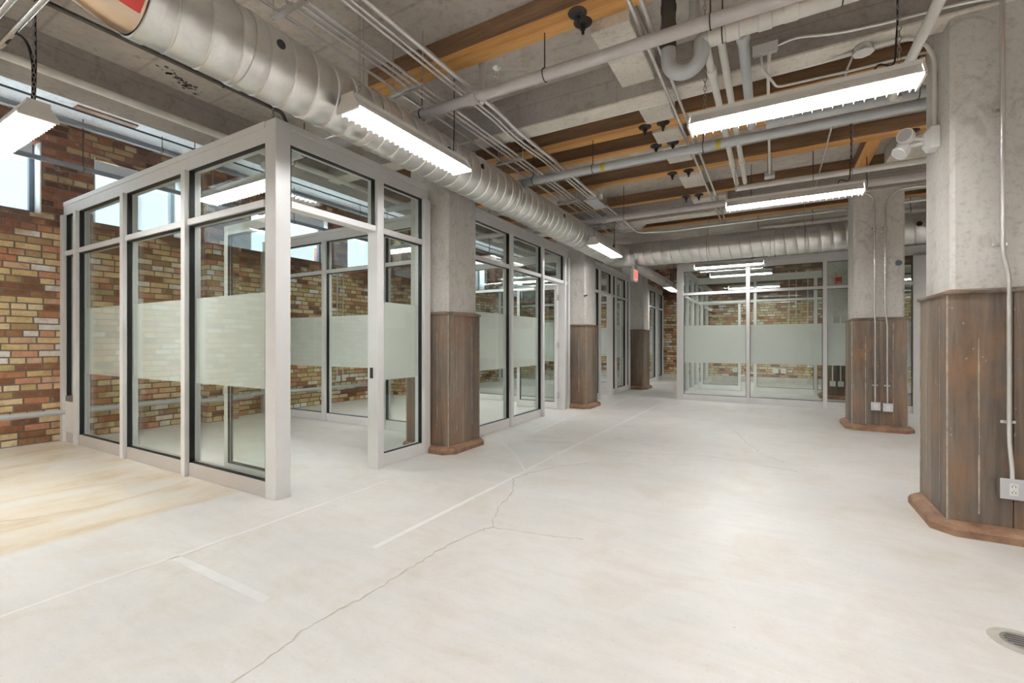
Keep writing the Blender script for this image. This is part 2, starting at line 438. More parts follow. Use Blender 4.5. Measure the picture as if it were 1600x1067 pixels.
# ================================================================== mesh builder
class MB:
    def __init__(s):
        s.v, s.f, s.sm = [], [], []

    def add(s, vs, fs, smooth=False):
        o = len(s.v)
        s.v += [tuple(p) for p in vs]
        s.f += [tuple(i + o for i in f) for f in fs]
        s.sm += [smooth] * len(fs)
        return s

    def box(s, x0, x1, y0, y1, z0, z1):
        x0, x1 = sorted((x0, x1)); y0, y1 = sorted((y0, y1)); z0, z1 = sorted((z0, z1))
        vs = [(x, y, z) for z in (z0, z1) for y in (y0, y1) for x in (x0, x1)]
        return s.add(vs, [(0, 2, 3, 1), (4, 5, 7, 6), (0, 1, 5, 4), (2, 6, 7, 3), (0, 4, 6, 2), (1, 3, 7, 5)])

    def prism(s, poly, z0, z1):
        n = len(poly)
        vs = [(x, y, z0) for x, y in poly] + [(x, y, z1) for x, y in poly]
        fs = [tuple(range(n))[::-1], tuple(range(n, 2 * n))] + [(i, (i + 1) % n, n + (i + 1) % n, n + i) for i in range(n)]
        return s.add(vs, fs)

    def loft(s, rings, cap=True, smooth=False, closed=True):
        n = len(rings[0])
        vs = [p for r in rings for p in r]
        fs = []
        for k in range(len(rings) - 1):
            for i in range(n if closed else n - 1):
                j = (i + 1) % n
                fs.append((k * n + i, k * n + j, (k + 1) * n + j, (k + 1) * n + i))
        s.add(vs, fs, smooth)
        if cap:
            s.add(rings[0], [tuple(range(n))[::-1]])
            s.add(rings[-1], [tuple(range(n))])
        return s

    def tube(s, pts, r, n=10, cap=True):
        """round tube along a polyline; r is a number or one number per point"""
        P = [Vector(p) for p in pts]
        R = r if isinstance(r, (list, tuple)) else [r] * len(P)
        T = []
        for i in range(len(P)):
            a = P[i] - P[i - 1] if i else P[1] - P[0]
            b = P[i + 1] - P[i] if i < len(P) - 1 else a
            t = a.normalized() + b.normalized()
            T.append(t.normalized() if t.length > 1e-6 else a.normalized())
        up = Vector((0, 0, 1)) if abs(T[0].z) < .9 else Vector((1, 0, 0))
        nx = T[0].cross(up).normalized()
        rings = []
        for i in range(len(P)):
            nx = (nx - T[i] * nx.dot(T[i])).normalized()
            ny = T[i].cross(nx)
            rings.append([tuple(P[i] + (nx * math.cos(2 * PI * k / n) + ny * math.sin(2 * PI * k / n)) * R[i]) for k in range(n)])
        return s.loft(rings, cap, True)

    def cyl(s, p0, p1, r, n=16, r1=None):
        return s.tube([p0, p1], [r, r if r1 is None else r1], n)

    def lathe(s, prof, c=(0, 0, 0), axis='z', n=24):
        """prof: (radius, height) pairs"""
        rings = []
        for r, h in prof:
            ring = []
            for k in range(n):
                a = 2 * PI * k / n
                p = {'z': (r * math.cos(a), r * math.sin(a), h), 'x': (h, r * math.cos(a), r * math.sin(a)),
                     'y': (r * math.sin(a), h, r * math.cos(a))}[axis]
                ring.append((c[0] + p[0], c[1] + p[1], c[2] + p[2]))
            rings.append(ring)
        return s.loft(rings, True, True)

    def ribbon(s, pts, w, z, jitter=0.0):
        """flat strip on the floor, about 1 mm thick"""
        n = len(pts)
        A, B = [], []
        for i, p in enumerate(pts):
            a = Vector(pts[max(i - 1, 0)]); b = Vector(pts[min(i + 1, n - 1)])
            t = (b - a).normalized()
            q = Vector((-t.y, t.x))
            ww = w * (1 + random.uniform(-jitter, jitter)) / 2
            A.append((p[0] + q.x * ww, p[1] + q.y * ww)); B.append((p[0] - q.x * ww, p[1] - q.y * ww))
        rings = [[(A[i][0], A[i][1], z), (B[i][0], B[i][1], z), (B[i][0], B[i][1], -.0005), (A[i][0], A[i][1], -.0005)] for i in range(n)]
        return s.loft(rings, True, False)

    def build(s, name, m, parent=None, origin=None, smooth_angle=40, bevel=0.0):
        root = parent
        while root is not None and root.parent is not None:
            root = root.parent
        if root is not None:
            o = Vector(root['_o'])
        elif origin is not None:
            o = Vector(origin)
        else:
            xs = [p[0] for p in s.v]; ys = [p[1] for p in s.v]; zs = [p[2] for p in s.v]
            o = Vector(((min(xs) + max(xs)) / 2, (min(ys) + max(ys)) / 2, min(zs)))
        me = bpy.data.meshes.new(name)
        me.from_pydata([(p[0] - o.x, p[1] - o.y, p[2] - o.z) for p in s.v], [], s.f)
        bm = bmesh.new()
        bm.from_mesh(me)
        bmesh.ops.recalc_face_normals(bm, faces=bm.faces)
        bm.to_mesh(me)
        bm.free()
        for p, q in zip(me.polygons, s.sm):
            p.use_smooth = q
        if any(s.sm):
            me.set_sharp_from_angle(angle=math.radians(smooth_angle))
        me.materials.append(m)
        ob = bpy.data.objects.new(name, me)
        COL.objects.link(ob)
        if parent is not None:
            ob.parent = parent
        else:
            ob.location = o
            ob['_o'] = tuple(o)
        if bevel:
            md = ob.modifiers.new('bevel', 'BEVEL')
            md.width = bevel
            md.segments = 2
            md.limit_method = 'ANGLE'
        return ob

def fillet(pts, rad, n=6):
    P = [Vector(p) for p in pts]
    out = [P[0]]
    for i in range(1, len(P) - 1):
        a = (P[i - 1] - P[i]); b = (P[i + 1] - P[i])
        la, lb = a.length, b.length
        d = min(rad, la * .48, lb * .48)
        A = P[i] + a / la * d; B = P[i] + b / lb * d
        for k in range(n + 1):
            t = k / n
            out.append(A * (1 - t) ** 2 + P[i] * 2 * t * (1 - t) + B * t ** 2)
    out.append(P[-1])
    return out

def tag(o, label, cat, group=None):
    o['label'] = label
    o['category'] = cat
    if group:
        o['group'] = group
    return o

def struct(o):
    o['kind'] = 'structure'
    return o

def thing(name, label, cat, loc=(0, 0, 0), group=None):
    o = bpy.data.objects.new(name, None)
    o.empty_display_size = .1
    o.location = loc
    o['_o'] = tuple(loc)
    COL.objects.link(o)
    return tag(o, label, cat, group)

def kids(o):
    return [c for c in bpy.data.objects if c.parent == o]

def dup(root, loc, rotz=0.0, label=None, group=None, skip=()):
    r = root.copy()
    COL.objects.link(r)
    r.location = loc
    r.rotation_euler = (0, 0, rotz)
    if label:
        r['label'] = label
    if group:
        r['group'] = group
    for ch in kids(root):
        if ch.name.split('.')[0] in skip:
            continue
        c = ch.copy()
        COL.objects.link(c)
        c.parent = r
        for g in kids(ch):
            d = g.copy()
            COL.objects.link(d)
            d.parent = c
    return r

# ================================================================== the setting
SLAB, SLABW = 3.62, 3.90          # slab over the hall, raised slab along the windows
XL, XR, YB, YF = -7.6, 6.5, -3.6, 15.6
fl = struct(MB().box(XL - .4, XR + .3, YB - .3, YF + .4, -.12, 0).build('floor', M['floor'], origin=(0, 0, 0)))
# worn painted lines and cracks lying in the floor surface
def floor_mark(name, pts, w, m, jit=.15):
    MB().ribbon(pts, w, .0012, jit).build(name, m, fl)
fl['_o'] = (0, 0, 0)
floor_mark('painted_line', [(-2.93, .45), (-2.93, .92), (-2.9, 1.3), (-2.9, 1.8), (-2.9, 2.4), (-2.9, 2.9)], .03, M['paintline'])
floor_mark('painted_line', [(-2.9, 1.27), (-2.45, 1.27), (-2.04, 1.27)], .055, M['paintline'])
floor_mark('painted_line', [(-2.02, 1.9), (-2.01, 2.6), (-2.0, 3.5), (-2.0, 4.6), (-1.96, 6.3), (-1.92, 8.0), (-1.9, 9.9)], .045, M['paintline'])
floor_mark('painted_line', [(-2.75, 5.3), (-2.8, 6.5), (-2.85, 7.4)], .035, M['paintline'])
floor_mark('painted_line', [(-2.7, 8.7), (-2.72, 10.4), (-2.75, 12.2)], .04, M['paintline'])
floor_mark('painted_line', [(-2.85, 4.72), (-2.4, 4.25), (-2.03, 3.78)], .02, M['paintline'])
def rough_path(pts, amp=.012, n=7):
    out = []
    for a, b in zip(pts[:-1], pts[1:]):
        for k in range(n):
            t = k / n
            out.append((a[0] + (b[0] - a[0]) * t + random.uniform(-amp, amp), a[1] + (b[1] - a[1]) * t + random.uniform(-amp, amp) * .6))
    return out + [pts[-1]]
floor_mark('crack', rough_path([(-1.62, .7), (-1.66, 1.02), (-1.7, 1.24), (-1.68, 1.49), (-1.67, 1.83), (-1.68, 2.05), (-1.62, 2.42), (-1.58, 2.5)]), .009, M['crack'], .5)
floor_mark('crack', rough_path([(-1.58, 2.5), (-1.7, 2.74), (-1.82, 3.18), (-1.98, 3.48), (-1.93, 3.74), (-1.79, 4.07), (-1.58, 4.3)]), .007, M['crack'], .5)
floor_mark('crack', rough_path([(-1.58, 2.5), (-1.24, 2.56), (-1.0, 2.62)]), .005, M['crack'], .5)
floor_mark('crack', rough_path([(-4.49, .94), (-4.38, 1.1), (-4.28, 1.41), (-4.32, 1.74), (-4.41, 2.05)]), .006, M['crack'], .5)
floor_mark('crack', rough_path([(-2.6, 4.9), (-2.1, 5.1), (-1.5, 4.9), (-.6, 5.2), (.2, 5.0)], .03), .006, M['crack'], .5)
floor_mark('crack', rough_path([(-.45, 6.9), (-.3, 6.2), (-.1, 5.6), (.1, 5.3)], .03), .006, M['crack'], .5)

wall = MB()                                            # brick window wall, openings left free
sill, head, WT = 2.74, 3.60, .42
wins = [(-2.2, -.9), (-.62, 1.93), (2.42, 3.42), (4.45, 5.98), (6.45, 7.62), (8.5, 9.9), (10.4, 11.6), (12.6, 14.0)]
wall.box(XL - WT, XL, YB, YF, -.1, sill)
wall.box(XL - WT, XL, YB, YF, head, SLABW + .1)
edges = [YB] + [e for w in wins for e in w] + [YF]
for a, b in zip(edges[0::2], edges[1::2]):
    wall.box(XL - WT, XL, a, b, sill, head)
for yp in (3.64, 7.72, 11.75):                         # brick piers standing out from the wall
    wall.box(XL, XL + .28, yp, yp + .46, -.1, SLABW + .1)
struct(wall.build('wall_left', M['brick'], origin=(0, 0, 0)))
struct(MB().box(XL, XR, YF, YF + .3, -.1, 4.0).build('wall_far', M['brick'], origin=(0, 0, 0)))
struct(MB().box(XL - .3, XR + .3, YB - .3, YB, -.1, 4.0).build('wall_back', M['plaster'], origin=(0, 0, 0)))
struct(MB().box(XR, XR + .3, YB, YF, -.1, 4.0).build('wall_right', M['plaster'], origin=(0, 0, 0)))
ce = MB().box(-5.3, XR + .3, YB - .3, YF + .3, SLAB, SLAB + .5)
ceil = struct(ce.build('ceiling', M['slab'], origin=(0, 0, 0)))
MB().box(XL - .4, -5.3, YB - .3, YF + .3, SLABW, SLABW + .22).build('window_bay_slab', M['slab_daylit'], ceil)
ceil['_o'] = (0, 0, 0)
sp_ = MB()
rg = random.Random(3)
for k in range(46):
    t_ = rg.random()
    x_ = -4.66 - .17 * t_ + rg.gauss(0, .03); y_ = 1.93 + .38 * t_ + rg.gauss(0, .04)
    r_ = rg.uniform(.006, .022)
    m_ = 7
    sp_.prism([(x_ + r_ * rg.uniform(.6, 1.2) * math.cos(2 * PI * j / m_), y_ + r_ * rg.uniform(.6, 1.3) * math.sin(2 * PI * j / m_)) for j in range(m_)], SLAB - .0012, SLAB + .001)
sp_.build('spall_marks', M['slabmark'], ceil)
MB().box(-6.99, -6.84, 2.03, 2.60, SLABW - .02, SLABW - .0005).build('rusty_strip', M['base'], ceil)
# concrete foot of the far wall
struct(MB().box(XL, XR, YF - .04, YF, 0, .16).build('baseboard_far', M['shaft'], origin=(0, 0, 0)))
struct(MB().box(XL - .0, XL + .03, YB, YF, 0, .07).build('baseboard_left', M['brick'], origin=(0, 0, 0)))

for i, (a, b) in enumerate(wins):                       # windows
    w = bpy.data.objects.new('window_%d' % (i + 1), None)
    w.location = (XL - .2, (a + b) / 2, sill)
    w['_o'] = tuple(w.location)
    COL.objects.link(w)
    struct(w)
    f = MB()
    x0, x1, t = XL - .27, XL - .20, .055
    f.box(x0, x1, a, a + t, sill, head).box(x0, x1, b - t, b, sill, head)
    f.box(x0, x1, a + t, b - t, sill, sill + t).box(x0, x1, a + t, b - t, head - t, head)
    if b - a > 1.8:
        f.box(x0, x1, (a + b) / 2 - .03, (a + b) / 2 + .03, sill + t, head - t)
    f.build('window_frame', M['frame'], w)
    MB().box(x0 + .03, x0 + .038, a + t, b - t, sill + t, head - t).build('pane', M['glass'], w)
    jm = MB().box(x1, XL - .004, b - .012, b - .0005, sill, head).box(x1, XL - .004, a + .0005, a + .012, sill, head)
    jm.build('plastered_reveal', M['white'], w)
    MB().box(XL - .15, XL - .03, a + .02, b - .07, head - .16, head - .035).build('blind_cassette', M['blind'], w)

# ------------------------------------------------------------------ concrete beams
def beam(y0, y1, x0, x1, z0, label):
    t = thing('concrete_beam', label, 'beam', ((x0 + x1) / 2, (y0 + y1) / 2, z0), 'concrete ceiling beams')
    MB().box(x0, x1, y0, y1, z0 + .02, SLAB).build('web', M['beam'], t)
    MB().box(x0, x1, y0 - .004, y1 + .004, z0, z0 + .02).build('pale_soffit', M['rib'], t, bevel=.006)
    return t
beam(3.88, 4.06, -4.95, XR, 3.27, 'brown grey concrete beam nearest the viewer, over the closest pair of columns')
beam(7.80, 8.04, -4.95, XR, 3.26, 'brown grey concrete beam over the second pair of columns, before the crossing duct')
beam(11.7, 11.92, -4.95, XR, 3.27, 'concrete beam farthest back, over the glass office at the end')
tag(MB().box(-5.36, -4.95, YB, YF, 3.33, SLAB + .29).build('edge_beam', M['beam'], bevel=.012),
    'long concrete edge beam running above the window bay and glass offices', 'beam')

# ------------------------------------------------------------------ timber joists
def joist(y0, y1, x0, x1, z0, label, axis=0):
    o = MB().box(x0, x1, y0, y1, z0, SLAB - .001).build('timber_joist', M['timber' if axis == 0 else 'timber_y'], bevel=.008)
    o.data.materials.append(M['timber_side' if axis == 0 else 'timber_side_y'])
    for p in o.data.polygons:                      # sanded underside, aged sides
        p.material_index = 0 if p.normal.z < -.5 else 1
    return tag(o, label, 'timber', 'timbers under the slab')
ZT = 3.47
joist(2.87, 3.085, -3.12, XR, ZT, 'wide orange timber nearest the viewer, with two bolted iron plates beside a pale block')
joist(4.76, 4.99, -4.95, XR, ZT, 'first orange timber behind the nearest concrete beam')
joist(5.30, 5.46, -4.95, XR, ZT, 'second orange timber behind the nearest concrete beam')
joist(6.27, 6.46, -4.95, XR, ZT, 'third orange timber behind the nearest beam, with a short cross timber butting its back')
joist(7.42, 7.54, -4.95, XR, ZT, 'orange timber just in front of the second concrete beam')
joist(6.46, 7.42, .92, 1.07, ZT, 'short orange cross timber between two joists near the front right column', 1)
joist(9.1, 9.3, -4.95, XR, ZT, 'timber above the crossing duct behind the second beam')
joist(13.1, 13.3, -4.95, XR, ZT, 'timber over the back of the end glass office')

def rib(x0, x1, y0, y1, z0, label):
    return tag(MB().box(x0, x1, y0, y1, z0, SLAB - .001).build('concrete_block', M['rib'], bevel=.01), label, 'concrete block', 'pale concrete blocks between the timbers')
rib(-1.125, -.845, 3.088, 3.878, 3.39, 'large pale concrete block between the nearest timber and nearest beam')
rib(-1.125, -.845, 4.06, 4.757, 3.44, 'pale concrete block just behind the nearest beam')
rib(-1.125, -.845, 4.993, 5.297, 3.44, 'small pale concrete block between the close pair of timbers')
rib(-1.125, -.845, 5.463, 5.95, 3.44, 'short pale concrete block ending free behind the second rear timber')
rib(-1.105, -.83, 6.463, 6.98, 3.43, 'pale square concrete block behind the third rear timber')
rib(1.22, 1.75, 6.463, 7.3, 3.43, 'pale concrete block beside the short cross timber')
rib(-1.1, -.6, 7.545, 7.798, 3.42, 'white chipped concrete block against the second beam')
rib(1.15, 1.9, 4.993, 5.297, 3.43, 'pale concrete block beside the emergency lamp column, between paired timbers')

# bolted iron plates under the timbers
bolt = thing('iron_washer_bolt', 'left one of the two round iron plates bolted under the nearest timber', 'bolt', (-1.165, 2.94, ZT), 'iron plates bolted under the timbers')
MB().lathe([(.062, 0.0), (.066, -.006), (.060, -.014), (.030, -.022), (.028, -.03)], (-1.165, 2.94, ZT - .0), n=20).build('plate', M['iron'], bolt)
MB().lathe([(.022, -.03), (.022, -.055), (.012, -.056), (.012, -.085), (.009, -.09)], (-1.165, 2.94, ZT), n=6).build('nut', M['iron'], bolt)
for x, y, lb in [(-1.165, 3.045, 'second round iron plate under the nearest timber, behind its twin at the pale block'),
                 (-1.165, 4.85, 'iron plate bolted to the first rear timber, on the duct side'),
                 (-.98, 4.85, 'iron plate bolted to the first rear timber, beside the paired white pipes'),
                 (-1.165, 5.38, 'iron plate bolted to the second rear timber, on the duct side'),
                 (-.98, 5.38, 'iron plate bolted to the second rear timber, beside the twin conduits'),
                 (-1.165, 6.36, 'iron plate bolted to the third rear timber, on the duct side'),
                 (-.96, 6.36, 'iron plate bolted to the third rear timber, over the pale square block'),
                 (-1.165, 7.48, 'iron plate on the timber before the second beam, on the duct side'),
                 (-.98, 7.48, 'iron plate on the timber before the second beam, beside the chipped block'),
                 (1.3, 6.36, 'iron plate bolted to the third rear timber beyond the emergency lamp')]:
    dup(bolt, (x, y, ZT), 0, lb)

# ------------------------------------------------------------------ columns
def chamfered(cx, cy, h, c):
    return [(cx - h + c, cy - h), (cx + h - c, cy - h), (cx + h, cy - h + c), (cx + h, cy + h - c),
            (cx + h - c, cy + h), (cx - h + c, cy + h), (cx - h, cy + h - c), (cx - h, cy - h + c)]
def ring(cx, cy, h, c, z):
    return [(x, y, z) for x, y in chamfered(cx, cy, h, c)]
def column(cx, cy, label):
    t = thing('concrete_column', label, 'column', (cx, cy, 0), 'columns with boarded feet')
    h = .30
    sh = MB().loft([ring(cx, cy, h - .025, .022, 1.50), ring(cx, cy, h - .025, .022, SLAB)])
    sh.build('shaft', M['shaft'], t)
    cl = MB().box(cx - h + .028, cx + h - .028, cy - h + .028, cy + h - .028, .01, 1.50)
    n = 2
    w = 2 * h / n
    for k in range(n):
        a, b = -h + k * w + .0022, -h + (k + 1) * w - .0022
        cl.box(cx + a, cx + b, cy - h, cy - h + .026, .01, 1.503).box(cx + a, cx + b, cy + h - .026, cy + h, .01, 1.503)
        a2, b2 = max(a, -h + .0275), min(b, h - .0275)
        cl.box(cx - h, cx - h + .026, cy + a2, cy + b2, .01, 1.503).box(cx + h - .026, cx + h, cy + a2, cy + b2, .01, 1.503)
    cl.build('board_cladding', M['clad'], t, bevel=.002)
    we = MB()
    for sx in (-1, 1):
        for sy in (-1, 1):
            we.box(cx + sx * (h - .006), cx + sx * (h + .0015), cy + sy * (h - .006), cy + sy * (h + .0015), .03, 1.499)
    rw = random.Random(int(cx * 100 + cy * 10))
    for q in (-.15, .15):                               # pale splits down the middle of the boards
        for fx in (0, 1, 2, 3):
            z_, za, zb = rw.uniform(.09, .3), 0, 0
            ztop = rw.uniform(1.2, 1.49)
            o_ = q + rw.uniform(-.01, .01)
            while z_ < ztop:
                za, z_ = z_, min(z_ + rw.uniform(.05, .14), ztop)
                o_ += rw.uniform(-.0012, .0012)
                w_ = rw.uniform(.0008, .0042)
                if fx == 0: we.box(cx + o_ - w_, cx + o_ + w_, cy - h - .0006, cy - h + .001, za, z_)
                elif fx == 1: we.box(cx + o_ - w_, cx + o_ + w_, cy + h - .001, cy + h + .0006, za, z_)
                elif fx == 2: we.box(cx - h - .0006, cx - h + .001, cy + o_ - w_, cy + o_ + w_, za, z_)
                else: we.box(cx + h - .001, cx + h + .0006, cy + o_ - w_, cy + o_ + w_, za, z_)
    we.build('worn_edge', M['worn_edge'], t)
    cp = MB().loft([ring(cx, cy, h + .004, .01, 1.500), ring(cx, cy, h + .018, .015, 1.508), ring(cx, cy, h + .018, .015, 1.522),
                    ring(cx, cy, h - .02, .01, 1.536)])
    cp.build('cap_moulding', M['clad'], t)
    bs = MB().loft([ring(cx, cy, h + .075, .10, 0.0), ring(cx, cy, h + .075, .10, .042), ring(cx, cy, h + .062, .095, .062),
                    ring(cx, cy, h + .035, .06, .074), ring(cx, cy, h + .004, .01, .080)])
    bs.build('base_moulding', M['base'], t)
    return t
for cx, cy, lb in [(-3.32, 4.20, 'boarded concrete column at the corner of the front glass office'),
                   (-3.22, 8.10, 'boarded concrete column between the second and third glass offices'),
                   (-3.14, 12.02, 'boarded concrete column farthest down the corridor of glass offices'),
                   (1.26, 4.18, 'large boarded concrete column nearest the viewer, with an emergency lamp on its side'),
                   (1.25, 8.10, 'boarded concrete column with two white outlets low on its face'),
                   (1.26, 12.02, 'concrete column behind the glass of the end office, carrying a red alarm'),
                   (5.0, 4.18, 'boarded concrete column outside the frame, beyond the lamp column'),
                   (5.0, 8.10, 'boarded concrete column hidden deeper in the hall')]:
    column(cx, cy, lb)

# ================================================================== glass partitions
ZH0, ZH1, ZR0, ZR1, ZS, ZF0, ZF1 = 2.745, 2.91, 2.25, 2.305, .12, .83, 1.60
D = .10
def partition(label, axis, fixed, sgn, s0, s1, posts, doors=(), sill_mat='alu', dz=0.0, group='glass office fronts', hz=0.0):
    """axis: running direction; fixed: the outside face; sgn: +1/-1 from the outside face to the inside."""
    loc = ((s0 + s1) / 2, fixed + sgn * D / 2, 0) if axis == 'x' else (fixed + sgn * D / 2, (s0 + s1) / 2, 0)
    t = thing('glass_partition', label, 'glass wall', loc, group)
    def bx(mb, a, b, t0, t1, z0, z1):
        u, v = fixed + sgn * t0, fixed + sgn * t1
        return mb.box(a, b, u, v, z0, z1) if axis == 'x' else mb.box(u, v, a, b, z0, z1)
    zh0, zh1, zr0, zr1 = ZH0 + hz, ZH1 + hz, ZR0 + hz, ZR1 + hz
    hd = MB()
    bx(hd, s0, s1, 0, D, zh0, zh1 - .052)
    bx(hd, s0, s1, -.006, D + .006, zh1 - .050, zh1)
    hd.build('header', M['alu'], t, bevel=.002)
    ps = sorted(posts)
    for a, b in ps:
        pm = MB()
        bx(pm, a, b, -.034, D, .0, zh0 - .002)
        pm.build('post', M['alu'], t, bevel=.004)
    bounds = [s0] + [e for p in ps for e in p] + [s1]
    for a, b in zip(bounds[0::2], bounds[1::2]):
        if b - a < .03:
            continue
        door = any(da - .02 <= a and b <= db + .02 for da, db in doors)
        rl = MB()
        bx(rl, a, b, -.012, D, zr0, zr1)
        rl.build('mid_rail', M['alu'], t, bevel=.003)
        lights = [('transom_pane', zr1, zh0)]
        if not door:
            sl = MB()
            bx(sl, a, b, 0, D, 0, ZS)
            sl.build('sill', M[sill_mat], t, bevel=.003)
            lights.append(('pane', ZS, zr0))
        g = .048                                            # glass plane behind the outside face
        for nm, z0, z1 in lights:
            pn = MB()
            bx(pn, a + .003, b - .003, g, g + .010, z0 + .003, z1 - .003)
            p = pn.build(nm, M['glass'], t)
            gk = MB()
            e = .007
            bx(gk, a + .0005, a + e, .004, g - .001, z0, z1)
            bx(gk, b - e, b - .0005, .004, g - .001, z0, z1)
            bx(gk, a + e, b - e, .012, g - .001, z0 + .0005, z0 + e)
            bx(gk, a + e, b - e, .004, g - .001, z1 - e, z1 - .0005)
            gk.build('gasket', M['gasket'], p)
            if nm == 'pane':
                fm = MB()
                bx(fm, a + .004, b - .004, g + .012, g + .0125, ZF0 + dz, ZF1 + dz)
                fm.build('privacy_film', M['film'], p)
    return t, bx

def door_leaf(t, hinge, direction, length, z1=2.235, pull=True):
    """open leaf of a partition: hinge point (x, y), direction it stands open"""
    d = Vector((direction[0], direction[1])).normalized()
    q = Vector((-d.y, d.x))
    def bx(mb, a, b, z0, zz, th0=-.02, th1=.02):
        pts = []
        for (s_, w_) in ((a, th0), (b, th0), (b, th1), (a, th1)):
            p = Vector(hinge) + d * s_ + q * w_
            pts.append((p.x, p.y))
        return mb.prism(pts, z0, zz)
    f = MB()
    st, tr, br = .062, .085, .135
    bx(f, 0, st, .012, z1); bx(f, length - st, length, .012, z1)
    bx(f, st, length - st, .012, br); bx(f, st, length - st, z1 - tr, z1)
    leaf = f.build('door_leaf', M['alu'], t, bevel=.003)
    g = MB()
    bx(g, st, length - st, br, z1 - tr, -.005, .005)
    g.build('door_glass', M['glass'], leaf)
    k = MB()
    for (a, b, z0, zz) in ((st, st + .006, br, z1 - tr), (length - st - .006, length - st, br, z1 - tr), (st, length - st, br, br + .006), (st, length - st, z1 - tr - .006, z1 - tr)):
        bx(k, a, b, z0, zz, .006, .021); bx(k, a, b, z0, zz, -.021, -.006)
    k.build('door_gasket', M['gasket'], leaf)
    if pull:
        h = MB()
        for sg in (1, -1):
            p = Vector(hinge) + d * (length - .035) + q * (.06 * sg)
            w = Vector(hinge) + d * (length - .035) + q * (.0195 * sg)
            h.cyl((p.x, p.y, .85), (p.x, p.y, 1.25), .011, 10)
            for zz in (.92, 1.18):
                h.cyl((w.x, w.y, zz), (p.x, p.y, zz), .008, 8)
        h.build('door_pull', M['steel'], leaf)
    hg = MB()
    for zz in (.25, 1.15, 2.0):
        hg.cyl((hinge[0], hinge[1], zz - .05), (hinge[0], hinge[1], zz + .05), .023, 10)
    hg.build('door_hinge', M['steel'], leaf)
    return leaf

XG = -3.27
# front of the first office, facing the viewer
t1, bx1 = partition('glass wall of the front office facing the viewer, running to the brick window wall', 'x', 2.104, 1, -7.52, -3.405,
              [(-7.52, -7.44), (-7.115, -7.045), (-5.87, -5.80), (-4.62, -4.55)], sill_mat='alu_shaded')
MB().box(-7.44, -7.118, 2.095, 2.20, .12, .49).build('filler_panel', M['alu'], t1, bevel=.006)
MB().box(-7.44, -7.118, 2.098, 2.20, .49, .555).build('bronze_sill', M['alu_dark'], t1, bevel=.003)
# side of the first office, along the hall, with the open doorway
t2, bx2 = partition('glass wall with open doorway between the big corner post and the first boarded column', 'y', XG, -1, 2.23, 3.865,
              [(3.10, 3.18), (3.765, 3.865)], doors=[(2.23, 3.10)])
cp = MB().box(XG - .135, XG, 2.104, 2.228, 0, ZH1)
cp.build('corner_post', M['alu'], t2, bevel=.004)
door_leaf(t2, (XG - .10, 2.268), (-1, 0.0), .88)
lk = MB().box(XG - .055, XG - .03, 3.085, 3.0995, .86, .96)
lk.build('strike_plate', M['iron'], t2)
# second office
t3, _ = partition('glass front of the second office, between the first and second boarded columns', 'y', -3.25, -1, 4.53, 7.765,
              [(5.60, 5.67), (6.62, 6.69), (7.52, 7.60), (7.68, 7.765)], doors=[(6.69, 7.52)])
door_leaf(t3, (-3.34, 7.485), (-1, -.02), .82)
# third office
t4, _ = partition('glass front of the third office, with its door open, past the second boarded column', 'y', -3.20, -1, 8.43, 11.66,
              [(8.43, 8.53), (9.28, 9.36), (10.12, 10.20), (10.42, 10.50), (11.30, 11.37), (11.58, 11.66)], doors=[(9.36, 10.12)])
door_leaf(t4, (-3.29, 9.40), (-1, .05), .74)
# fourth office
t5, _ = partition('glass front of the last office on the corridor, beside the end brick wall', 'y', -3.16, -1, 12.35, 15.56,
              [(12.35, 12.45), (13.48, 13.56), (14.50, 14.57), (14.72, 14.80), (15.48, 15.56)])
# cross walls between the offices
g2 = 'glass cross walls between the offices'
partition('glass cross wall at the back of the front office, meeting the first column', 'x', 4.62, 1, -7.55, -3.64,
          [(-7.55, -7.47), (-7.24, -7.17), (-5.98, -5.91), (-4.74, -4.67), (-3.71, -3.64)], group=g2)
partition('glass cross wall between the second and third offices', 'x', 8.05, 1, -7.3, -3.54,
          [(-7.3, -7.22), (-6.0, -5.93), (-4.8, -4.73), (-3.61, -3.54)], group=g2)
partition('glass cross wall between the third and last offices', 'x', 11.95, 1, -7.3, -3.46,
          [(-7.3, -7.22), (-6.0, -5.93), (-4.8, -4.73), (-3.53, -3.46)], group=g2)
# end office
t6, _ = partition('wide glass front of the end office, behind the column with two outlets', 'x', 10.06, 1, -1.75, 4.6,
          [(-1.75, -1.615), (-.45, -.385), (.80, .865), (2.06, 2.30), (3.4, 3.47), (4.52, 4.6)], hz=-.07, dz=-.05)
MB().box(2.30, 3.39, 10.03, 10.058, 0, .15).build('black_kick_plate', M['slot'], t6)
partition('glass side wall of the end office along the corridor', 'y', -1.75, 1, 10.165, 15.56,
          [(10.9, 10.96), (11.72, 11.78), (12.50, 12.62), (13.5, 13.56), (14.5, 14.56)], hz=-.07, dz=-.05, group=g2)
t7, _ = partition('glass inner wall across the end office with a standing open door', 'x', 12.5, 1, -1.645, 4.6,
          [(-.40, -.33), (.82, .89), (2.06, 2.2)], doors=[(-1.66, -.40)], hz=-.07, dz=-.05, group=g2)
door_leaf(t7, (-1.60, 12.56), (1, .02), .92)

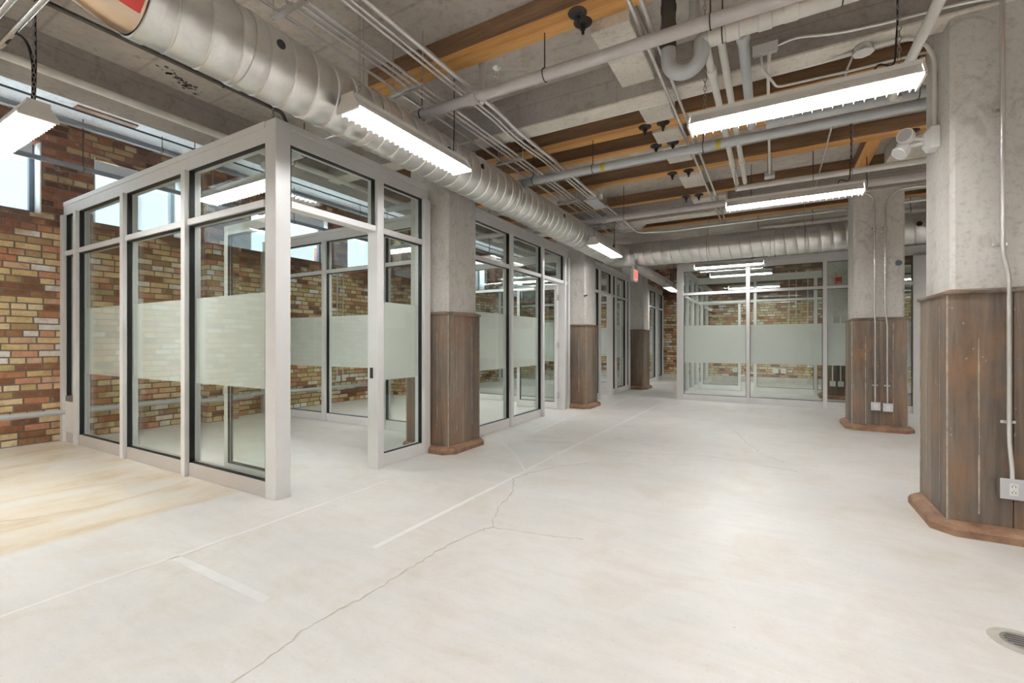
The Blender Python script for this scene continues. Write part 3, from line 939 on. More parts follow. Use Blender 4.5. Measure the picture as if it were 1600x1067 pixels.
# ================================================================== fluorescent strip fixtures
fix = thing('strip_light', 'strip light with bright louvre hanging beside the long duct, nearest the viewer', 'ceiling light', (0, 0, 0), 'suspended strip lights')
L2 = .61
def prof_ring(x, pts):
    return [(x, y, z) for y, z in pts]
hp = [(-.098, .022), (-.094, .030), (-.055, .085), (-.055, .112), (.055, .112), (.055, .085), (.094, .030), (.098, .022)]
inner = [(.088, .022), (.050, .078), (-.050, .078), (-.088, .022)]
hs = MB()
hs.loft([prof_ring(-L2 + .004, hp + inner), prof_ring(L2 - .004, hp + inner)], cap=False)
hs.build('housing', M['white'], fix)
for sx in (-1, 1):
    e = MB()
    ep = [(-.10, .0), (-.10, .024), (-.057, .088), (-.057, .115), (.057, .115), (.057, .088), (.10, .024), (.10, .0)]
    e.loft([prof_ring(sx * L2, ep), prof_ring(sx * (L2 + .012), ep)])
    e.build('end_cap', M['endcap'], fix)
for sy in (-1, 1):
    MB().cyl((-.59, sy * .046, .045), (.59, sy * .046, .045), .014, 10).build('lamp_tube', M['tube'], fix)
lv = MB()
for k in range(23):
    x = -.583 + k * .053
    lv.add([(x - .0012, -.094, .022), (x - .0012, .094, .022), (x - .0012, .090, -.004), (x - .0012, -.090, -.004),
            (x + .0012, -.094, .022), (x + .0012, .094, .022), (x + .0012, .090, -.004), (x + .0012, -.090, -.004)],
           [(0, 1, 2, 3), (7, 6, 5, 4), (0, 4, 5, 1), (1, 5, 6, 2), (2, 6, 7, 3), (3, 7, 4, 0)])
lv.box(-L2, L2, -.099, -.096, .018, .026).box(-L2, L2, .096, .099, .018, .026).box(-L2, L2, -.002, .002, .0, .022)
lv.build('louvre', M['white'], fix)
def chain_mesh(x, z0, z1):
    c = MB()
    n = int((z1 - z0) / .031)
    for k in range(n):
        zc = z0 + (k + .5) * (z1 - z0) / n
        pts = []
        for j in range(9):
            a = 2 * PI * j / 8
            dx, dz = .009 * math.cos(a), .020 * math.sin(a)
            pts.append((x + dx, 0, zc + dz) if k % 2 else (x, dx, zc + dz))
        c.tube(pts, .0022, 4, cap=False)
    return c
ZFIX = 2.67
for x in (-.52, .52):
    chain_mesh(x, .112, SLAB - ZFIX).build('chain', M['chain'], fix)
MB().tube(fillet([(.40, 0, .112), (.42, 0, .17), (.50, .01, .13), (.515, .012, .40), (.51, .008, SLAB - ZFIX)], .06), .005, 6).build('power_cord', M['black'], fix)
def place(x, y, ax, label, group=None, z=ZFIX):
    return dup(fix, (x, y, z), PI / 2 if ax == 'y' else 0, label, group)
fix.location = (-2.345, 2.61, ZFIX)
fix.rotation_euler = (0, 0, PI / 2)
place(.115, 3.39, 'x', 'brightest strip light, hanging toward the emergency lamp column')
place(.165, 5.60, 'x', 'strip light hanging in front of the column with two outlets')
place(-.75, 9.80, 'x', 'strip light hanging against the header of the end office')
place(-2.35, 7.15, 'y', 'strip light hanging beside the duct near the second column')
place(-2.46, 13.2, 'y', 'small distant strip light at the end of the corridor')
place(-4.80, 1.05, 'x', 'strip light cut by the frame before the brick window wall')
place(-4.57, 2.58, 'x', 'strip light hanging inside the front glass office')
gi = 'strip lights inside the deeper offices'
for x, y, a, lb in [(-5.0, 5.5, 'x', 'strip light inside the second glass office, nearer its front wall'),
                 (-5.0, 7.0, 'x', 'strip light inside the second glass office, nearer its back wall'),
                 (-5.0, 9.9, 'x', 'strip light inside the third glass office'),
                 (-5.0, 13.4, 'x', 'strip light inside the last corridor office'),
                 (-.62, 11.25, 'x', 'strip light inside the end office, before its inner glass wall'),
                 (-.45, 14.0, 'x', 'strip light behind the inner glass wall of the end office'),
                 (2.4, 13.9, 'x', 'strip light deep in the end office, behind its concrete column')]:
    place(x, y, a, lb, gi)
for x, y, a in [(-6.0, .25, 'y'), (-6.0, -1.8, 'y'), (.12, .75, 'x'), (.12, -1.6, 'x'), (-2.345, -.9, 'y'), (-4.8, -1.3, 'x'), (-2.0, -2.4, 'x'), (3.3, 3.4, 'x'), (3.3, .8, 'x'), (3.3, -1.6, 'x'), (3.3, 6.0, 'x'), (3.4, 9.6, 'x')]:  # added unseen fixtures that brighten the hall and window wall
    place(x, y, a, 'strip light added outside the view to light the hall', 'strip lights added outside the view')

# ================================================================== ventilation ducts
def spiral(mb, p0, p1, r, pitch=.15, n=32, per=6, rot=0):
    """round duct with a raised helical seam from p0 to p1"""
    p0, p1 = Vector(p0), Vector(p1)
    d = p1 - p0
    Ln = d.length
    t = d.normalized()
    a = t.cross(Vector((0, 0, 1))).normalized()
    b = t.cross(a)
    offs = [0, .42, .468, .50, .532, .58]
    rad = [0, 0, -.003, .0055, -.003, 0]
    turns = int(Ln / pitch)
    pitch = Ln / turns
    vs, fs = [], []
    rows = turns * per + 1
    for i in range(rows):
        k, q = divmod(i, per)
        for j in range(n):
            s = (k + offs[q] + j / n) * pitch
            s = min(s, Ln)
            rr = r + rad[q]
            an = 2 * PI * j / n + rot
            p = p0 + t * s + (a * math.cos(an) + b * math.sin(an)) * rr
            vs.append(tuple(p))
    for i in range(rows - 1):
        for j in range(n):
            if j < n - 1:
                fs.append((i * n + j, i * n + j + 1, (i + 1) * n + j + 1, (i + 1) * n + j))
            elif i + 1 + per < rows:
                fs.append((i * n + j, (i + per) * n, (i + 1 + per) * n, (i + 1) * n + j))
    mb.add(vs, fs, True)
    # plain sleeve closing the ends
    for s0, s1 in ((-.0, pitch * 1.05), (Ln - pitch * 1.05, Ln)):
        mb.tube([p0 + t * s0, p0 + t * s1], r - .0015, n, cap=False)
    return mb
def collar(mb, c, t, r, w=.035, dr=.006, n=32):
    c, t = Vector(c), Vector(t).normalized()
    return mb.tube([c - t * w, c - t * w * .9, c + t * w * .9, c + t * w], [r - .001, r + dr, r + dr, r - .001], n, cap=False)
DX, DZ, DR = -2.655, 2.883, .206
du = thing('ventilation_duct', 'long round galvanised duct running away along the glass offices', 'duct', (DX, 1.0, DZ))
spiral(MB(), (DX, 1.02, DZ), (DX, 8.35, DZ), DR).build('spiral_pipe', M['galv'], du)
for y in (1.02, 1.50, 4.55, 6.1, 7.35):
    collar(MB(), (DX, y, DZ), (0, 1, 0), DR + .003).build('collar', M['galv'], du)
eb = []
for k in range(13):
    a = PI / 2 * k / 12
    eb.append((DX, 1.0 - .36 * math.sin(a), DZ + .36 * (1 - math.cos(a))))
eb.append((DX, .64, SLAB))
MB().tube(eb, DR - .004, 32, cap=False).build('rising_elbow', M['galv_s'], du)
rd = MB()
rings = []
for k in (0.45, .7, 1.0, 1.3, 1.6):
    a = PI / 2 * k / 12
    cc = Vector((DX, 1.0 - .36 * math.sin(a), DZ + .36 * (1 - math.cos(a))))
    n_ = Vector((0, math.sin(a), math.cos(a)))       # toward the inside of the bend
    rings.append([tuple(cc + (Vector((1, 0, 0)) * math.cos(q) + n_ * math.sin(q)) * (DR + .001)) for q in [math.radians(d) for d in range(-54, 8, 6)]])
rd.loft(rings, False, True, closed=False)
rd.build('red_reflection', M['red'], du)  # red reflection on the elbow, laid on as a coloured patch
for y in (1.61, 3.70, 5.70, 7.9):                                  # round test holes with dark plugs
    a = math.radians(8)
    px, pz = DX + DR * math.cos(a), DZ + DR * math.sin(a)
    MB().lathe([(.026, -.004), (.026, .006), (.022, .008)], (px, y, pz), 'x', 16).build('hole_plug', M['slot'], du)
for y in (2.4, 4.4, 6.6):                                          # hanger straps and rods
    h = MB()
    h.tube([(DX + (DR + .004) * math.cos(a), y, DZ + (DR + .004) * math.sin(a)) for a in [2 * PI * k / 24 for k in range(25)]], .004, 6, cap=False)
    h.cyl((DX, y, DZ + DR), (DX, y, SLAB), .005, 8)
    h.build('hanger', M['steel'], du)
YD = 8.80
db = thing('ventilation_duct', 'round galvanised duct crossing the hall in front of the end office', 'duct', (0, YD, DZ))
spiral(MB(), (-2.35, YD, DZ), (6.4, YD, DZ), .222, .16).build('spiral_pipe', M['galv'], db)
el = [(DX, 8.33, DZ)] + [(DX + .32 - .32 * math.cos(PI / 2 * k / 10), 8.48 + .32 * math.sin(PI / 2 * k / 10), DZ) for k in range(11)] + [(-2.30, YD, DZ)]
MB().tube(el, [.214] + [.218] * 11 + [.224], 32, cap=False).build('elbow', M['galv'], db)
for x in (-2.3, -1.35, .0, 1.6):
    collar(MB(), (x, YD, DZ), (1, 0, 0), .226).build('collar', M['galv'], db)
for x in (-1.0, .45, 2.2):
    h = MB()
    h.tube([(x, YD + .228 * math.cos(a), DZ + .228 * math.sin(a)) for a in [2 * PI * k / 24 for k in range(25)]], .004, 6, cap=False)
    h.cyl((x, YD, DZ + .22), (x, YD, SLAB), .005, 8)
    h.build('hanger', M['steel'], db)
MB().lathe([(.035, -.232), (.03, -.236)], (1.83, YD, DZ + .02), 'y', 16).build('hole_plug', M['slot'], db)
dc = thing('ventilation_duct', 'narrower galvanised duct continuing down the corridor past the crossing duct', 'duct', (-2.62, 12.3, DZ))
spiral(MB(), (-2.62, 9.02, DZ), (-2.62, 15.55, DZ), .115, .12, 24).build('spiral_pipe', M['galv'], dc)
for y in (9.05, 12.0):
    collar(MB(), (-2.62, y, DZ), (0, 1, 0), .118, n=24).build('collar', M['galv'], dc)
for y in (10.5, 13.8):
    MB().cyl((-2.62, y, DZ + .11), (-2.62, y, SLAB), .004, 6).build('hanger', M['steel'], dc)

# ================================================================== pipes
def pipe(name, label, pts, r, mat, cat='pipe', fil=.08, hang=(), group=None, hmat='iron', n=14, tags=(), couplings=()):
    pts = [Vector(p) for p in pts]
    c = sum(pts, Vector()) / len(pts)
    t = thing(name, label, cat, (round(c.x, 3), round(c.y, 3), round(c.z, 3)), group)
    MB().tube(fillet(pts, fil) if len(pts) > 2 else pts, r, n).build('run', M[mat], t)
    for h in hang:                                              # clevis hanger + rod to the slab
        m = MB()
        x, y, z = h[:3]
        top = h[3] if len(h) > 3 else SLAB
        al = h[4] if len(h) > 4 else 'x'
        rr = r + .004
        cir = [(0, rr * math.cos(a), rr * math.sin(a)) if al == 'x' else (rr * math.cos(a), 0, rr * math.sin(a)) for a in [2 * PI * k / 16 for k in range(17)]]
        m.tube([(x + p[0], y + p[1], z + p[2]) for p in cir], .004, 6, cap=False)
        m.cyl((x, y, z + r), (x, y, top), .0045, 8)
        m.build('hanger', M[hmat], t)
    for x, y, z, al in couplings:
        ax = {'x': (1, 0, 0), 'y': (0, 1, 0), 'z': (0, 0, 1)}[al]
        d = Vector(ax) * .04
        p = Vector((x, y, z))
        MB().tube([p - d, p - d * .9, p + d * .9, p + d], [r, r + .008, r + .008, r], n, cap=False).build('coupling', M[mat], t)
    for x, y, z, al in tags:
        d = Vector({'x': (1, 0, 0), 'y': (0, 1, 0)}[al]) * .022
        p = Vector((x, y, z))
        MB().tube([p - d, p + d], r + .002, n, cap=False).build('yellow_tag', M['tag'], t)
    return t
P1Y, P1Z = 3.015, 3.16
p1 = pipe('sprinkler_pipe', 'mauve grey sprinkler pipe nearest the viewer, crossing under the first timber', [(-4.9, P1Y, P1Z), (XR, P1Y, P1Z)], .042, 'pipe_grey',
     hang=[(-2.62, P1Y, P1Z, 3.47), (-1.45, P1Y, P1Z, 3.47), (-.33, P1Y, P1Z, 3.47), (2.2, P1Y, P1Z, 3.47), (-4.2, P1Y, P1Z, 3.47)], couplings=[(-2.08, P1Y, P1Z, 'x')])
MB().cyl((-2.08, P1Y + .12, P1Z + .02), (-2.08, P1Y + .12, SLAB), .026, 12).cyl((-2.08, P1Y, P1Z + .02), (-2.08, P1Y + .12, P1Z + .02), .026, 12).build('riser', M['pipe_grey'], p1)
def sprinkler(x, y, z, t):
    t = MB().cyl((x, y, z), (x, y, z + .075), .012, 10).build('sprinkler', M['steel'], t)
    MB().tube([(x - .02, y, z + .075), (x - .026, y, z + .10), (x, y, z + .13), (x + .026, y, z + .10), (x + .02, y, z + .075)], .004, 6).build('yoke', M['steel'], t)
    MB().lathe([(.034, .132), (.036, .136), (.010, .142)], (x, y, z), 'z', 16).build('deflector', M['steel'], t)
sprinkler(-1.86, P1Y, P1Z + .04, p1)
P2Y = 4.887
pipe('sprinkler_pipe', 'grey sprinkler pipe crossing between the paired timbers, with two yellow tags', [(-4.9, P2Y, 3.147), (XR, P2Y, 3.147)], .045, 'pipe_blue',
     hang=[(-2.5, P2Y, 3.147, ZT), (-1.75, P2Y, 3.147, ZT), (1.1, P2Y, 3.147, ZT), (-.6, P2Y, 3.147, ZT)], tags=[(-1.63, P2Y, 3.147, 'x'), (-.46, P2Y, 3.147, 'x')])
P3Y = 6.98
pipe('sprinkler_pipe', 'grey sprinkler pipe crossing just before the second concrete beam', [(-4.9, P3Y, 3.14), (XR, P3Y, 3.14)], .042, 'pipe_grey',
     hang=[(-2.0, P3Y, 3.14), (-.25, P3Y, 3.14), (1.0, P3Y, 3.14)], couplings=[(-2.3, P3Y, 3.14, 'x')])
# drain line with its trap
PY5 = 3.22
pipe('drain_pipe', 'white drain pipe with banded joints running under the slab from a big trap', [(-.36, PY5, 3.19), (XR, PY5, 3.26)], .05, 'pipe_white',
     hang=[(.35, PY5, 3.2), (-.28, PY5, 3.19)], couplings=[(-.22, PY5, 3.19, 'x'), (-.04, PY5, 3.195, 'x'), (.10, PY5, 3.2, 'x'), (.30, PY5, 3.205, 'x')])
tp = thing('drain_trap', 'big grey U-shaped drain trap hanging beside the twin conduits', 'pipe', (-.52, PY5, 3.05))
u = [(-.615, PY5, 3.21)] + [(-.51 - .105 * math.cos(a), PY5, 3.115 - .105 * math.sin(a)) for a in [PI * k / 14 for k in range(15)]]
MB().tube(fillet(u + [(-.405, PY5, 3.19), (-.36, PY5, 3.19)], .03), .048, 18).build('bend', M['pipe_blue'], tp)
MB().tube([(-.615, PY5, 3.20), (-.615, PY5, SLAB)], .047, 18).build('dark_riser', M['pipe_dark'], tp)
for z in (3.21, 3.34, 3.47):
    MB().tube([(-.615, PY5, z - .02), (-.615, PY5, z + .02)], .052, 18, cap=False).build('band_clamp', M['pipe_dark'], tp)
vb = thing('capped_pipe_stub', 'short white capped pipe stub wrapped in tape above the trap', 'pipe', (-.44, 3.21, 3.40))
MB().cyl((-.475, 3.40, SLAB), (-.475, 3.40, 3.47), .036, 14).build('stub', M['pipe_white'], vb)
MB().lathe([(.036, 0), (.040, -.02), (.040, -.06), (.034, -.08)], (-.475, 3.40, 3.47), 'z', 14).build('cap', M['plastic'], vb)
pipe('drain_pipe', 'pale grey branch pipe dropping from the banded drain behind the brightest light', [(-.167, PY5 + .05, 3.19), (-.167, 4.70, 3.17)], .034, 'pipe_blue', couplings=[(-.167, 3.32, 3.19, 'y')])
pipe('drain_pipe', 'fat pale pipe crossing behind the brightest strip light', [(-.05, 4.70, 3.17), (XR, 4.72, 3.17)], .045, 'pipe_blue',  hang=[(1.0, 4.71, 3.17)])
pipe('insulated_pipe', 'first of the paired white wrapped pipes, on the duct side', [(-.395, 3.34, 3.228), (-.395, 6.46, 3.222)], .027, 'pipe_white', couplings=[(-.395, 3.7, 3.227, 'y'), (-.395, 5.7, 3.223, 'y')], group='paired white wrapped pipes')
pipe('insulated_pipe', 'second of the paired white wrapped pipes, on the column side', [(-.365, 3.345, 3.228), (-.30, 3.345, 3.228), (-.30, 6.46, 3.222)], .026, 'pipe_white', fil=.03, couplings=[(-.30, 5.7, 3.223, 'y')], group='paired white wrapped pipes')
pipe('insulated_pipe', 'white wrapped pipe running from the paired pipes toward the outlet column', [(-.42, 6.49, 3.17), (XR, 6.49, 3.17)], .034, 'pipe_white', hang=[(.42, 6.49, 3.17)])
pipe('insulated_pipe', 'white pipe slanting overhead beside the emergency lamp column', [(.797, YB, 3.08), (.797, 4.48, 3.08), (.87, 4.69, 3.16)], .030, 'pipe_white', fil=.05, hang=[(.797, 1.2, 3.08, SLAB, 'y'), (.797, -1.5, 3.08, SLAB, 'y')])

# conduits along the hall
gA = 'thin conduits above the duct'
for k, (x, lb) in enumerate([(-2.62, 'thin steel conduit running right above the long duct'), (-2.505, 'second thin steel conduit counted from the long duct'),
                             (-2.45, 'third thin steel conduit counted from the long duct'), (-2.395, 'fourth thin steel conduit counted from the long duct')]):
    pipe('conduit', lb, [(x, 1.3, SLAB), (x, 1.3, 3.225), (x, 8.25 - .1 * k, 3.225), (x + .5, 8.25 - .1 * k, 3.225)], .0115, 'steel', 'conduit', .1, group=gA, n=8)
for i, y in enumerate((1.7, 2.72, 4.35, 6.0)):
    rk = thing('strut_hanger', ['strut rack carrying the thin conduits nearest the viewer', 'strut rack carrying the thin conduits before the first timber', 'strut rack carrying the thin conduits behind the first beam', 'strut rack carrying the thin conduits farthest from the viewer'][i], 'bracket', (-2.51, y, 3.19), 'strut racks under the conduits')
    MB().box(-2.68, -2.34, y - .018, y + .018, 3.187, 3.212).build('channel', M['steel'], rk)
    for x in (-2.665, -2.355):
        MB().cyl((x, y, 3.187), (x, y, SLAB), .005, 8).build('rod', M['steel'], rk)
gB = 'conduits dipping under the first beam'
for x, r, m_, lb in [(-2.13, .020, 'steel', 'thickest conduit of the dipping trio, on the open hall side'), (-2.19, .011, 'steel', 'middle conduit of the dipping trio'), (-2.235, .012, 'steel', 'thin conduit of the dipping trio, on the duct side')]:
    e = 7.7 if r < .015 else 8.35
    pts = [(x, YB, 3.258), (x, 3.58, 3.25), (x, 3.84, 3.235 - .012), (x, 4.15, 3.235 - .012), (x, 4.55, 3.24), (x, e, 3.20)]
    if r > .015:
        pts = [(x, YB, 3.27), (x, 3.52, 3.262), (x, 3.82, 3.235), (x, 4.12, 3.235), (x, 4.5, 3.245), (x, e, 3.20), (x + .55, e + .15, 3.2), (x + 1.5, e + .2, 3.22), (2.0, e + .22, 3.24)]
    pipe('conduit', lb, pts, r, m_, 'conduit', .16, group=gB, n=10)
bxp = thing('pull_box', 'grey metal pull box on the dipping conduits above the duct', 'box', (-2.17, 6.2, 3.16))
MB().box(-2.26, -2.08, 5.95, 6.4, 3.16, 3.28).build('body', M['steel'], bxp, bevel=.004)
MB().box(-2.265, -2.075, 5.945, 6.405, 3.152, 3.160).build('cover', M['pipe_blue'], bxp)
MB().box(-2.075, -2.05, 6.05, 6.12, 3.19, 3.25).build('latch', M['sign'], bxp)
gC = 'twin conduits beside the trap'
for x, lb in [(-.74, 'twin conduit on the duct side, passing over the pale concrete block'), (-.675, 'twin conduit on the trap side')]:
    pipe('conduit', lb, [(x, YB, 3.235), (x, 8.42, 3.215)], .0135, 'steel', 'conduit', group=gC, n=10, couplings=[(x, 5.2, 3.226, 'y'), (x, 6.7, 3.22, 'y')])
# conduits near the emergency-lamp column
pipe('conduit', 'pale conduit bowing along the first beam from a white box to the lamp column', [(.03, 3.86, 3.375), (.15, 3.858, 3.395), (.32, 3.858, 3.355), (.46, 3.858, 3.335), (.70, 3.858, 3.32), (.92, 3.858, 3.318), (1.05, 3.855, 3.31), (1.205, 3.855, 3.29), (1.205, 3.855, 3.2), (1.208, 3.862, 1.74), (1.235, 3.862, 1.60), (1.235, 3.862, .60), (1.244, 3.85, .45), (1.244, 3.85, .37)], .0125, 'steel', 'conduit', .07, n=10)
jb = thing('junction_box', 'white junction box fixed on the first beam beside the branch pipe', 'box', (-.05, 3.83, 3.335), 'white junction boxes')
MB().box(-.125, .03, 3.838, 3.878, 3.335, 3.40).build('body', M['white'], jb, bevel=.003)
MB().box(-.13, .035, 3.832, 3.838, 3.33, 3.405).build('cover', M['plastic'], jb)
pipe('conduit', 'thin conduit looping down from the white junction box', [(-.075, 3.86, 3.335), (-.065, 3.86, 3.215), (-.02, 3.98, 3.215), (.03, 4.2, 3.235), (.5, 4.22, 3.235), (.978, 4.22, 3.238)], .009, 'pipe_white', 'conduit', .05, n=8)
pipe('conduit', 'white conduit running back from the junction box past the brightest light', [(-.02, 3.855, 3.335), (-.025, 3.855, 3.24), (-.03, 4.1, 3.235), (-.03, 6.25, 3.22)], .012, 'pipe_white', 'conduit', .05, n=8)
b2 = thing('junction_box', 'small grey junction box at the end of the white conduit, under a timber', 'box', (-.03, 6.33, 3.19), 'white junction boxes')
MB().box(-.085, .025, 6.26, 6.38, 3.19, 3.245).build('body', M['pipe_blue'], b2, bevel=.003)
MB().box(-.055, -.045, 6.31, 6.33, 3.245, ZT).box(-.015, -.005, 6.31, 6.33, 3.245, ZT).build('support', M['steel'], b2)
b3 = thing('junction_box', 'round white junction box on the soffit of the first beam', 'box', (.55, 3.97, 3.22), 'white junction boxes')
MB().lathe([(.055, 0), (.055, .03), (.05, .05)], (.55, 3.97, 3.22), 'z', 20).build('body', M['steel'], b3)
MB().lathe([(.062, -.006), (.062, .0), (.03, .001)], (.55, 3.97, 3.22), 'z', 8).build('cover', M['plastic'], b3)
pipe('conduit', 'flat white conduit along the soffit edge of the first beam', [(-2.35, 4.085, 3.285), (.3, 4.085, 3.285), (.49, 3.99, 3.245)], .014, 'pipe_white', 'conduit', .08, n=8)
pipe('conduit', 'pale conduit from the round box curving into the lamp column', [(.61, 3.97, 3.245), (.80, 3.97, 3.248), (.92, 4.12, 3.235), (.965, 4.15, 3.15), (.967, 4.15, 2.86), (.965, 4.15, 2.74), (.965, 4.15, 2.69)], .013, 'pipe_white', 'conduit', .09, n=10)
pipe('conduit', 'thin conduit running straight back from the round box on the first beam', [(.50, 3.97, 3.24), (.485, 4.2, 3.245), (.485, 7.75, 3.22)], .009, 'steel', 'conduit', .05, n=8)
# window-bay services
pipe('iron_pipe', 'dark iron pipe under the slab ending above the front office corner', [(-4.17, .2, 3.45), (-4.17, 2.75, 3.45), (-4.17, 2.80, 3.36)], .017, 'pipe_dark', hang=[(-4.17, 1.05, 3.45, SLAB, 'y'), (-4.17, 2.2, 3.45, SLAB, 'y')], fil=.03)
pipe('sprinkler_pipe', 'pale grey pipe along the edge beam with a yellow tag, over the window bay', [(-4.80, YB, 3.27), (-4.80, YF, 3.27)], .032, 'pipe_white', hang=[(-4.80, .4, 3.27, SLAB, 'y'), (-4.80, 3.3, 3.27, SLAB, 'y'), (-4.80, 6.0, 3.27, SLAB, 'y')], tags=[(-4.80, 2.72, 3.27, 'y')])
pipe('conduit', 'dark thin conduit under the raised slab, nearest the edge beam', [(-6.55, YB, 3.72), (-6.55, YF, 3.72)], .012, 'pipe_dark', 'conduit', n=8, hang=[(-6.55, 1.6, 3.72, SLABW, 'y'), (-6.55, 3.1, 3.72, SLABW, 'y')])
pipe('heating_pipe', 'blue grey pipe under the raised slab, above the windows', [(-6.95, YB, 3.72), (-6.95, YF, 3.72)], .032, 'pipe_slate', hang=[(-6.95, 1.1, 3.72, SLABW, 'y'), (-6.95, 2.9, 3.72, SLABW, 'y'), (-6.95, 6.2, 3.72, SLABW, 'y')])
pipe('heating_pipe', 'dark grey pipe crossing the window heads along the brick wall', [(-7.24, YB, 3.30), (-7.24, 7.6, 3.30)], .030, 'pipe_slate', hang=[(-7.24, 2.2, 3.30, SLABW, 'y'), (-7.24, 5.0, 3.3, SLABW, 'y')])
pipe('conduit', 'steel conduit crossing over the strip light by the window wall', [(-6.6, .995, 3.30), (-3.0, .995, 3.30)], .020, 'steel', 'conduit', n=10, hang=[(-5.2, .995, 3.30), (-3.6, .995, 3.30)])
pipe('conduit', 'steel conduit at the frame corner over the window bay', [(-6.6, .90, 3.31), (-3.0, .90, 3.31)], .020, 'steel', 'conduit', n=10, hang=[(-3.7, .9, 3.31)])
pipe('power_cable', 'black cable looping from the conduit to the window-bay strip light', [(-4.62, 1.0, 3.28), (-4.45, 1.0, 3.30), (-4.33, 1.03, 3.22), (-4.29, 1.05, 3.08), (-4.29, 1.05, 2.86), (-4.34, 1.05, 2.78)], .009, 'black', 'cable', .07, n=8)
pipe('heating_pipe', 'long grey heating pipe low along the brick wall through the glass partition', [(-7.46, YB, .355), (-7.46, 3.40, .355), (-7.20, 3.52, .345), (-7.20, 4.24, .345), (-7.46, 4.38, .34), (-7.46, 7.6, .30)], .034, 'pipe_blue', fil=.10,
     couplings=[(-7.46, 2.15, .355, 'y'), (-7.46, 6.5, .314, 'y')])
pipe('conduit', 'thin conduit pair leader crossing the offices close to the nearest sprinkler pipe', [(-4.9, 3.16, 3.33), (-2.9, 3.16, 3.33)], .012, 'steel', 'conduit', n=8)
# conduits behind the second beam
pipe('conduit', 'thin conduit above the crossing duct, nearer the second beam', [(-2.2, 8.22, 3.35), (2.4, 8.22, 3.37)], .010, 'steel', 'conduit', n=8, hang=[(-1.6, 8.22, 3.35), (.1, 8.22, 3.36)])
pipe('conduit', 'thin conduit above the crossing duct, farther from the second beam', [(-2.4, 8.66, 3.45), (2.6, 8.66, 3.45)], .012, 'steel', 'conduit', n=8, hang=[(-1.2, 8.66, 3.45), (.5, 8.66, 3.45)])
pipe('sprinkler_pipe', 'pale pipe high behind the crossing duct near the outlet column', [(-.2, 9.4, 3.30), (XR, 9.4, 3.30)], .032, 'pipe_white', hang=[(.6, 9.4, 3.3), (1.9, 9.4, 3.3)])

# ================================================================== outlets, lamp, alarm, exit sign
def outlet(label, x, y, z, s=1.0, face='-y', group='white outlet boxes'):
    """box standing out from a surface; face: direction it looks"""
    t = thing('outlet_box', label, 'outlet', (x, y, z), group)
    def bb(mb, u0, u1, d0, d1, z0, z1):
        if face == '-y':
            return mb.box(x + u0, x + u1, y - d0, y - d1, z + z0, z + z1)
        if face == '+x':
            return mb.box(x + d0, x + d1, y + u0, y + u1, z + z0, z + z1)
        return mb.box(x - d0, x - d1, y + u0, y + u1, z + z0, z + z1)
    w, h = .052 * s, .056 * s
    b = MB(); bb(b, -w * .92, w * .92, 0, .045, -h * .92, h * .92); b.build('back_box', M['steel'], t, bevel=.004)
    c = MB(); bb(c, -w, w, .045, .051, -h, h); c.build('cover_plate', M['cover_grey' if face == '-y' and y < 9 else 'plastic'], t, bevel=.006)
    r = MB(); bb(r, -.018, .020, .051, .055, -.036, .036); rc = r.build('receptacle', M['white'], t, bevel=.002)
    q = MB()
    for zz in (-.018, .018):
        bb(q, -.009, -.006, .055, .0555, zz - .005, zz + .005); bb(q, .006, .009, .055, .0555, zz - .005, zz + .005); bb(q, -.002, .002, .055, .0555, zz + .008, zz + .012)
    q.build('slots', M['slot'], rc)
    return t
outlet('white outlet box with grey rim on the nearest boarded column', 1.244, 3.879, .325, 1.1)
outlet('outlet box on the second hall column, on its conduit nearer the corridor', 1.205, 7.798, .340)
outlet('outlet box on the second hall column, on its conduit nearer the right edge', 1.335, 7.798, .332)
pipe('conduit', 'conduit bending down the second hall column to the outlet nearer the corridor', [(1.0, 7.785, 3.232), (1.12, 7.785, 3.232), (1.198, 7.785, 3.14), (1.198, 7.795, 1.6), (1.205, 7.783, 1.45), (1.205, 7.783, .398)], .0115, 'steel', 'conduit', .10, n=8)
pipe('conduit', 'conduit bending down the second hall column to the outlet nearer the right edge', [(1.75, 7.785, 3.236), (1.45, 7.785, 3.236), (1.312, 7.785, 3.10), (1.312, 7.795, 1.62), (1.333, 7.783, 1.45), (1.335, 7.783, .39)], .0115, 'steel', 'conduit', .12, n=8)
def strap(x, y, z, label):
    tag(MB().box(x - .034, x + .034, y - .003, y, z - .009, z + .009).box(x - .015, x + .015, y - .016, y - .012, z - .009, z + .009).box(x - .017, x - .0135, y - .016, y - .003, z - .009, z + .009).box(x + .0135, x + .017, y - .016, y - .003, z - .009, z + .009).build('pipe_strap', M['steel'], None), label, 'bracket', 'straps holding the conduits')
strap(1.236, 3.88, .72, 'lowest conduit strap on the nearest boarded column')
strap(1.2085, 3.905, 1.80, 'conduit strap just above the boards of the nearest column')
strap(1.207, 3.905, 2.62, 'upper conduit strap on the nearest column shaft')
strap(1.205, 7.80, .62, 'lower strap on the corridor-side conduit of the second hall column')
strap(1.335, 7.80, .62, 'lower strap on the outer conduit of the second hall column')
strap(1.198, 7.825, 2.75, 'upper strap on the corridor-side conduit of the second hall column')
strap(1.312, 7.825, 2.75, 'upper strap on the outer conduit of the second hall column')
plug = tag(MB().lathe([(.035, -.006), (.037, .0), (.02, .003)], (1.46, 7.822, 2.26), 'y', 20).build('blanking_disc', M['frame']), 'dark round disc high on the second hall column', 'disc')
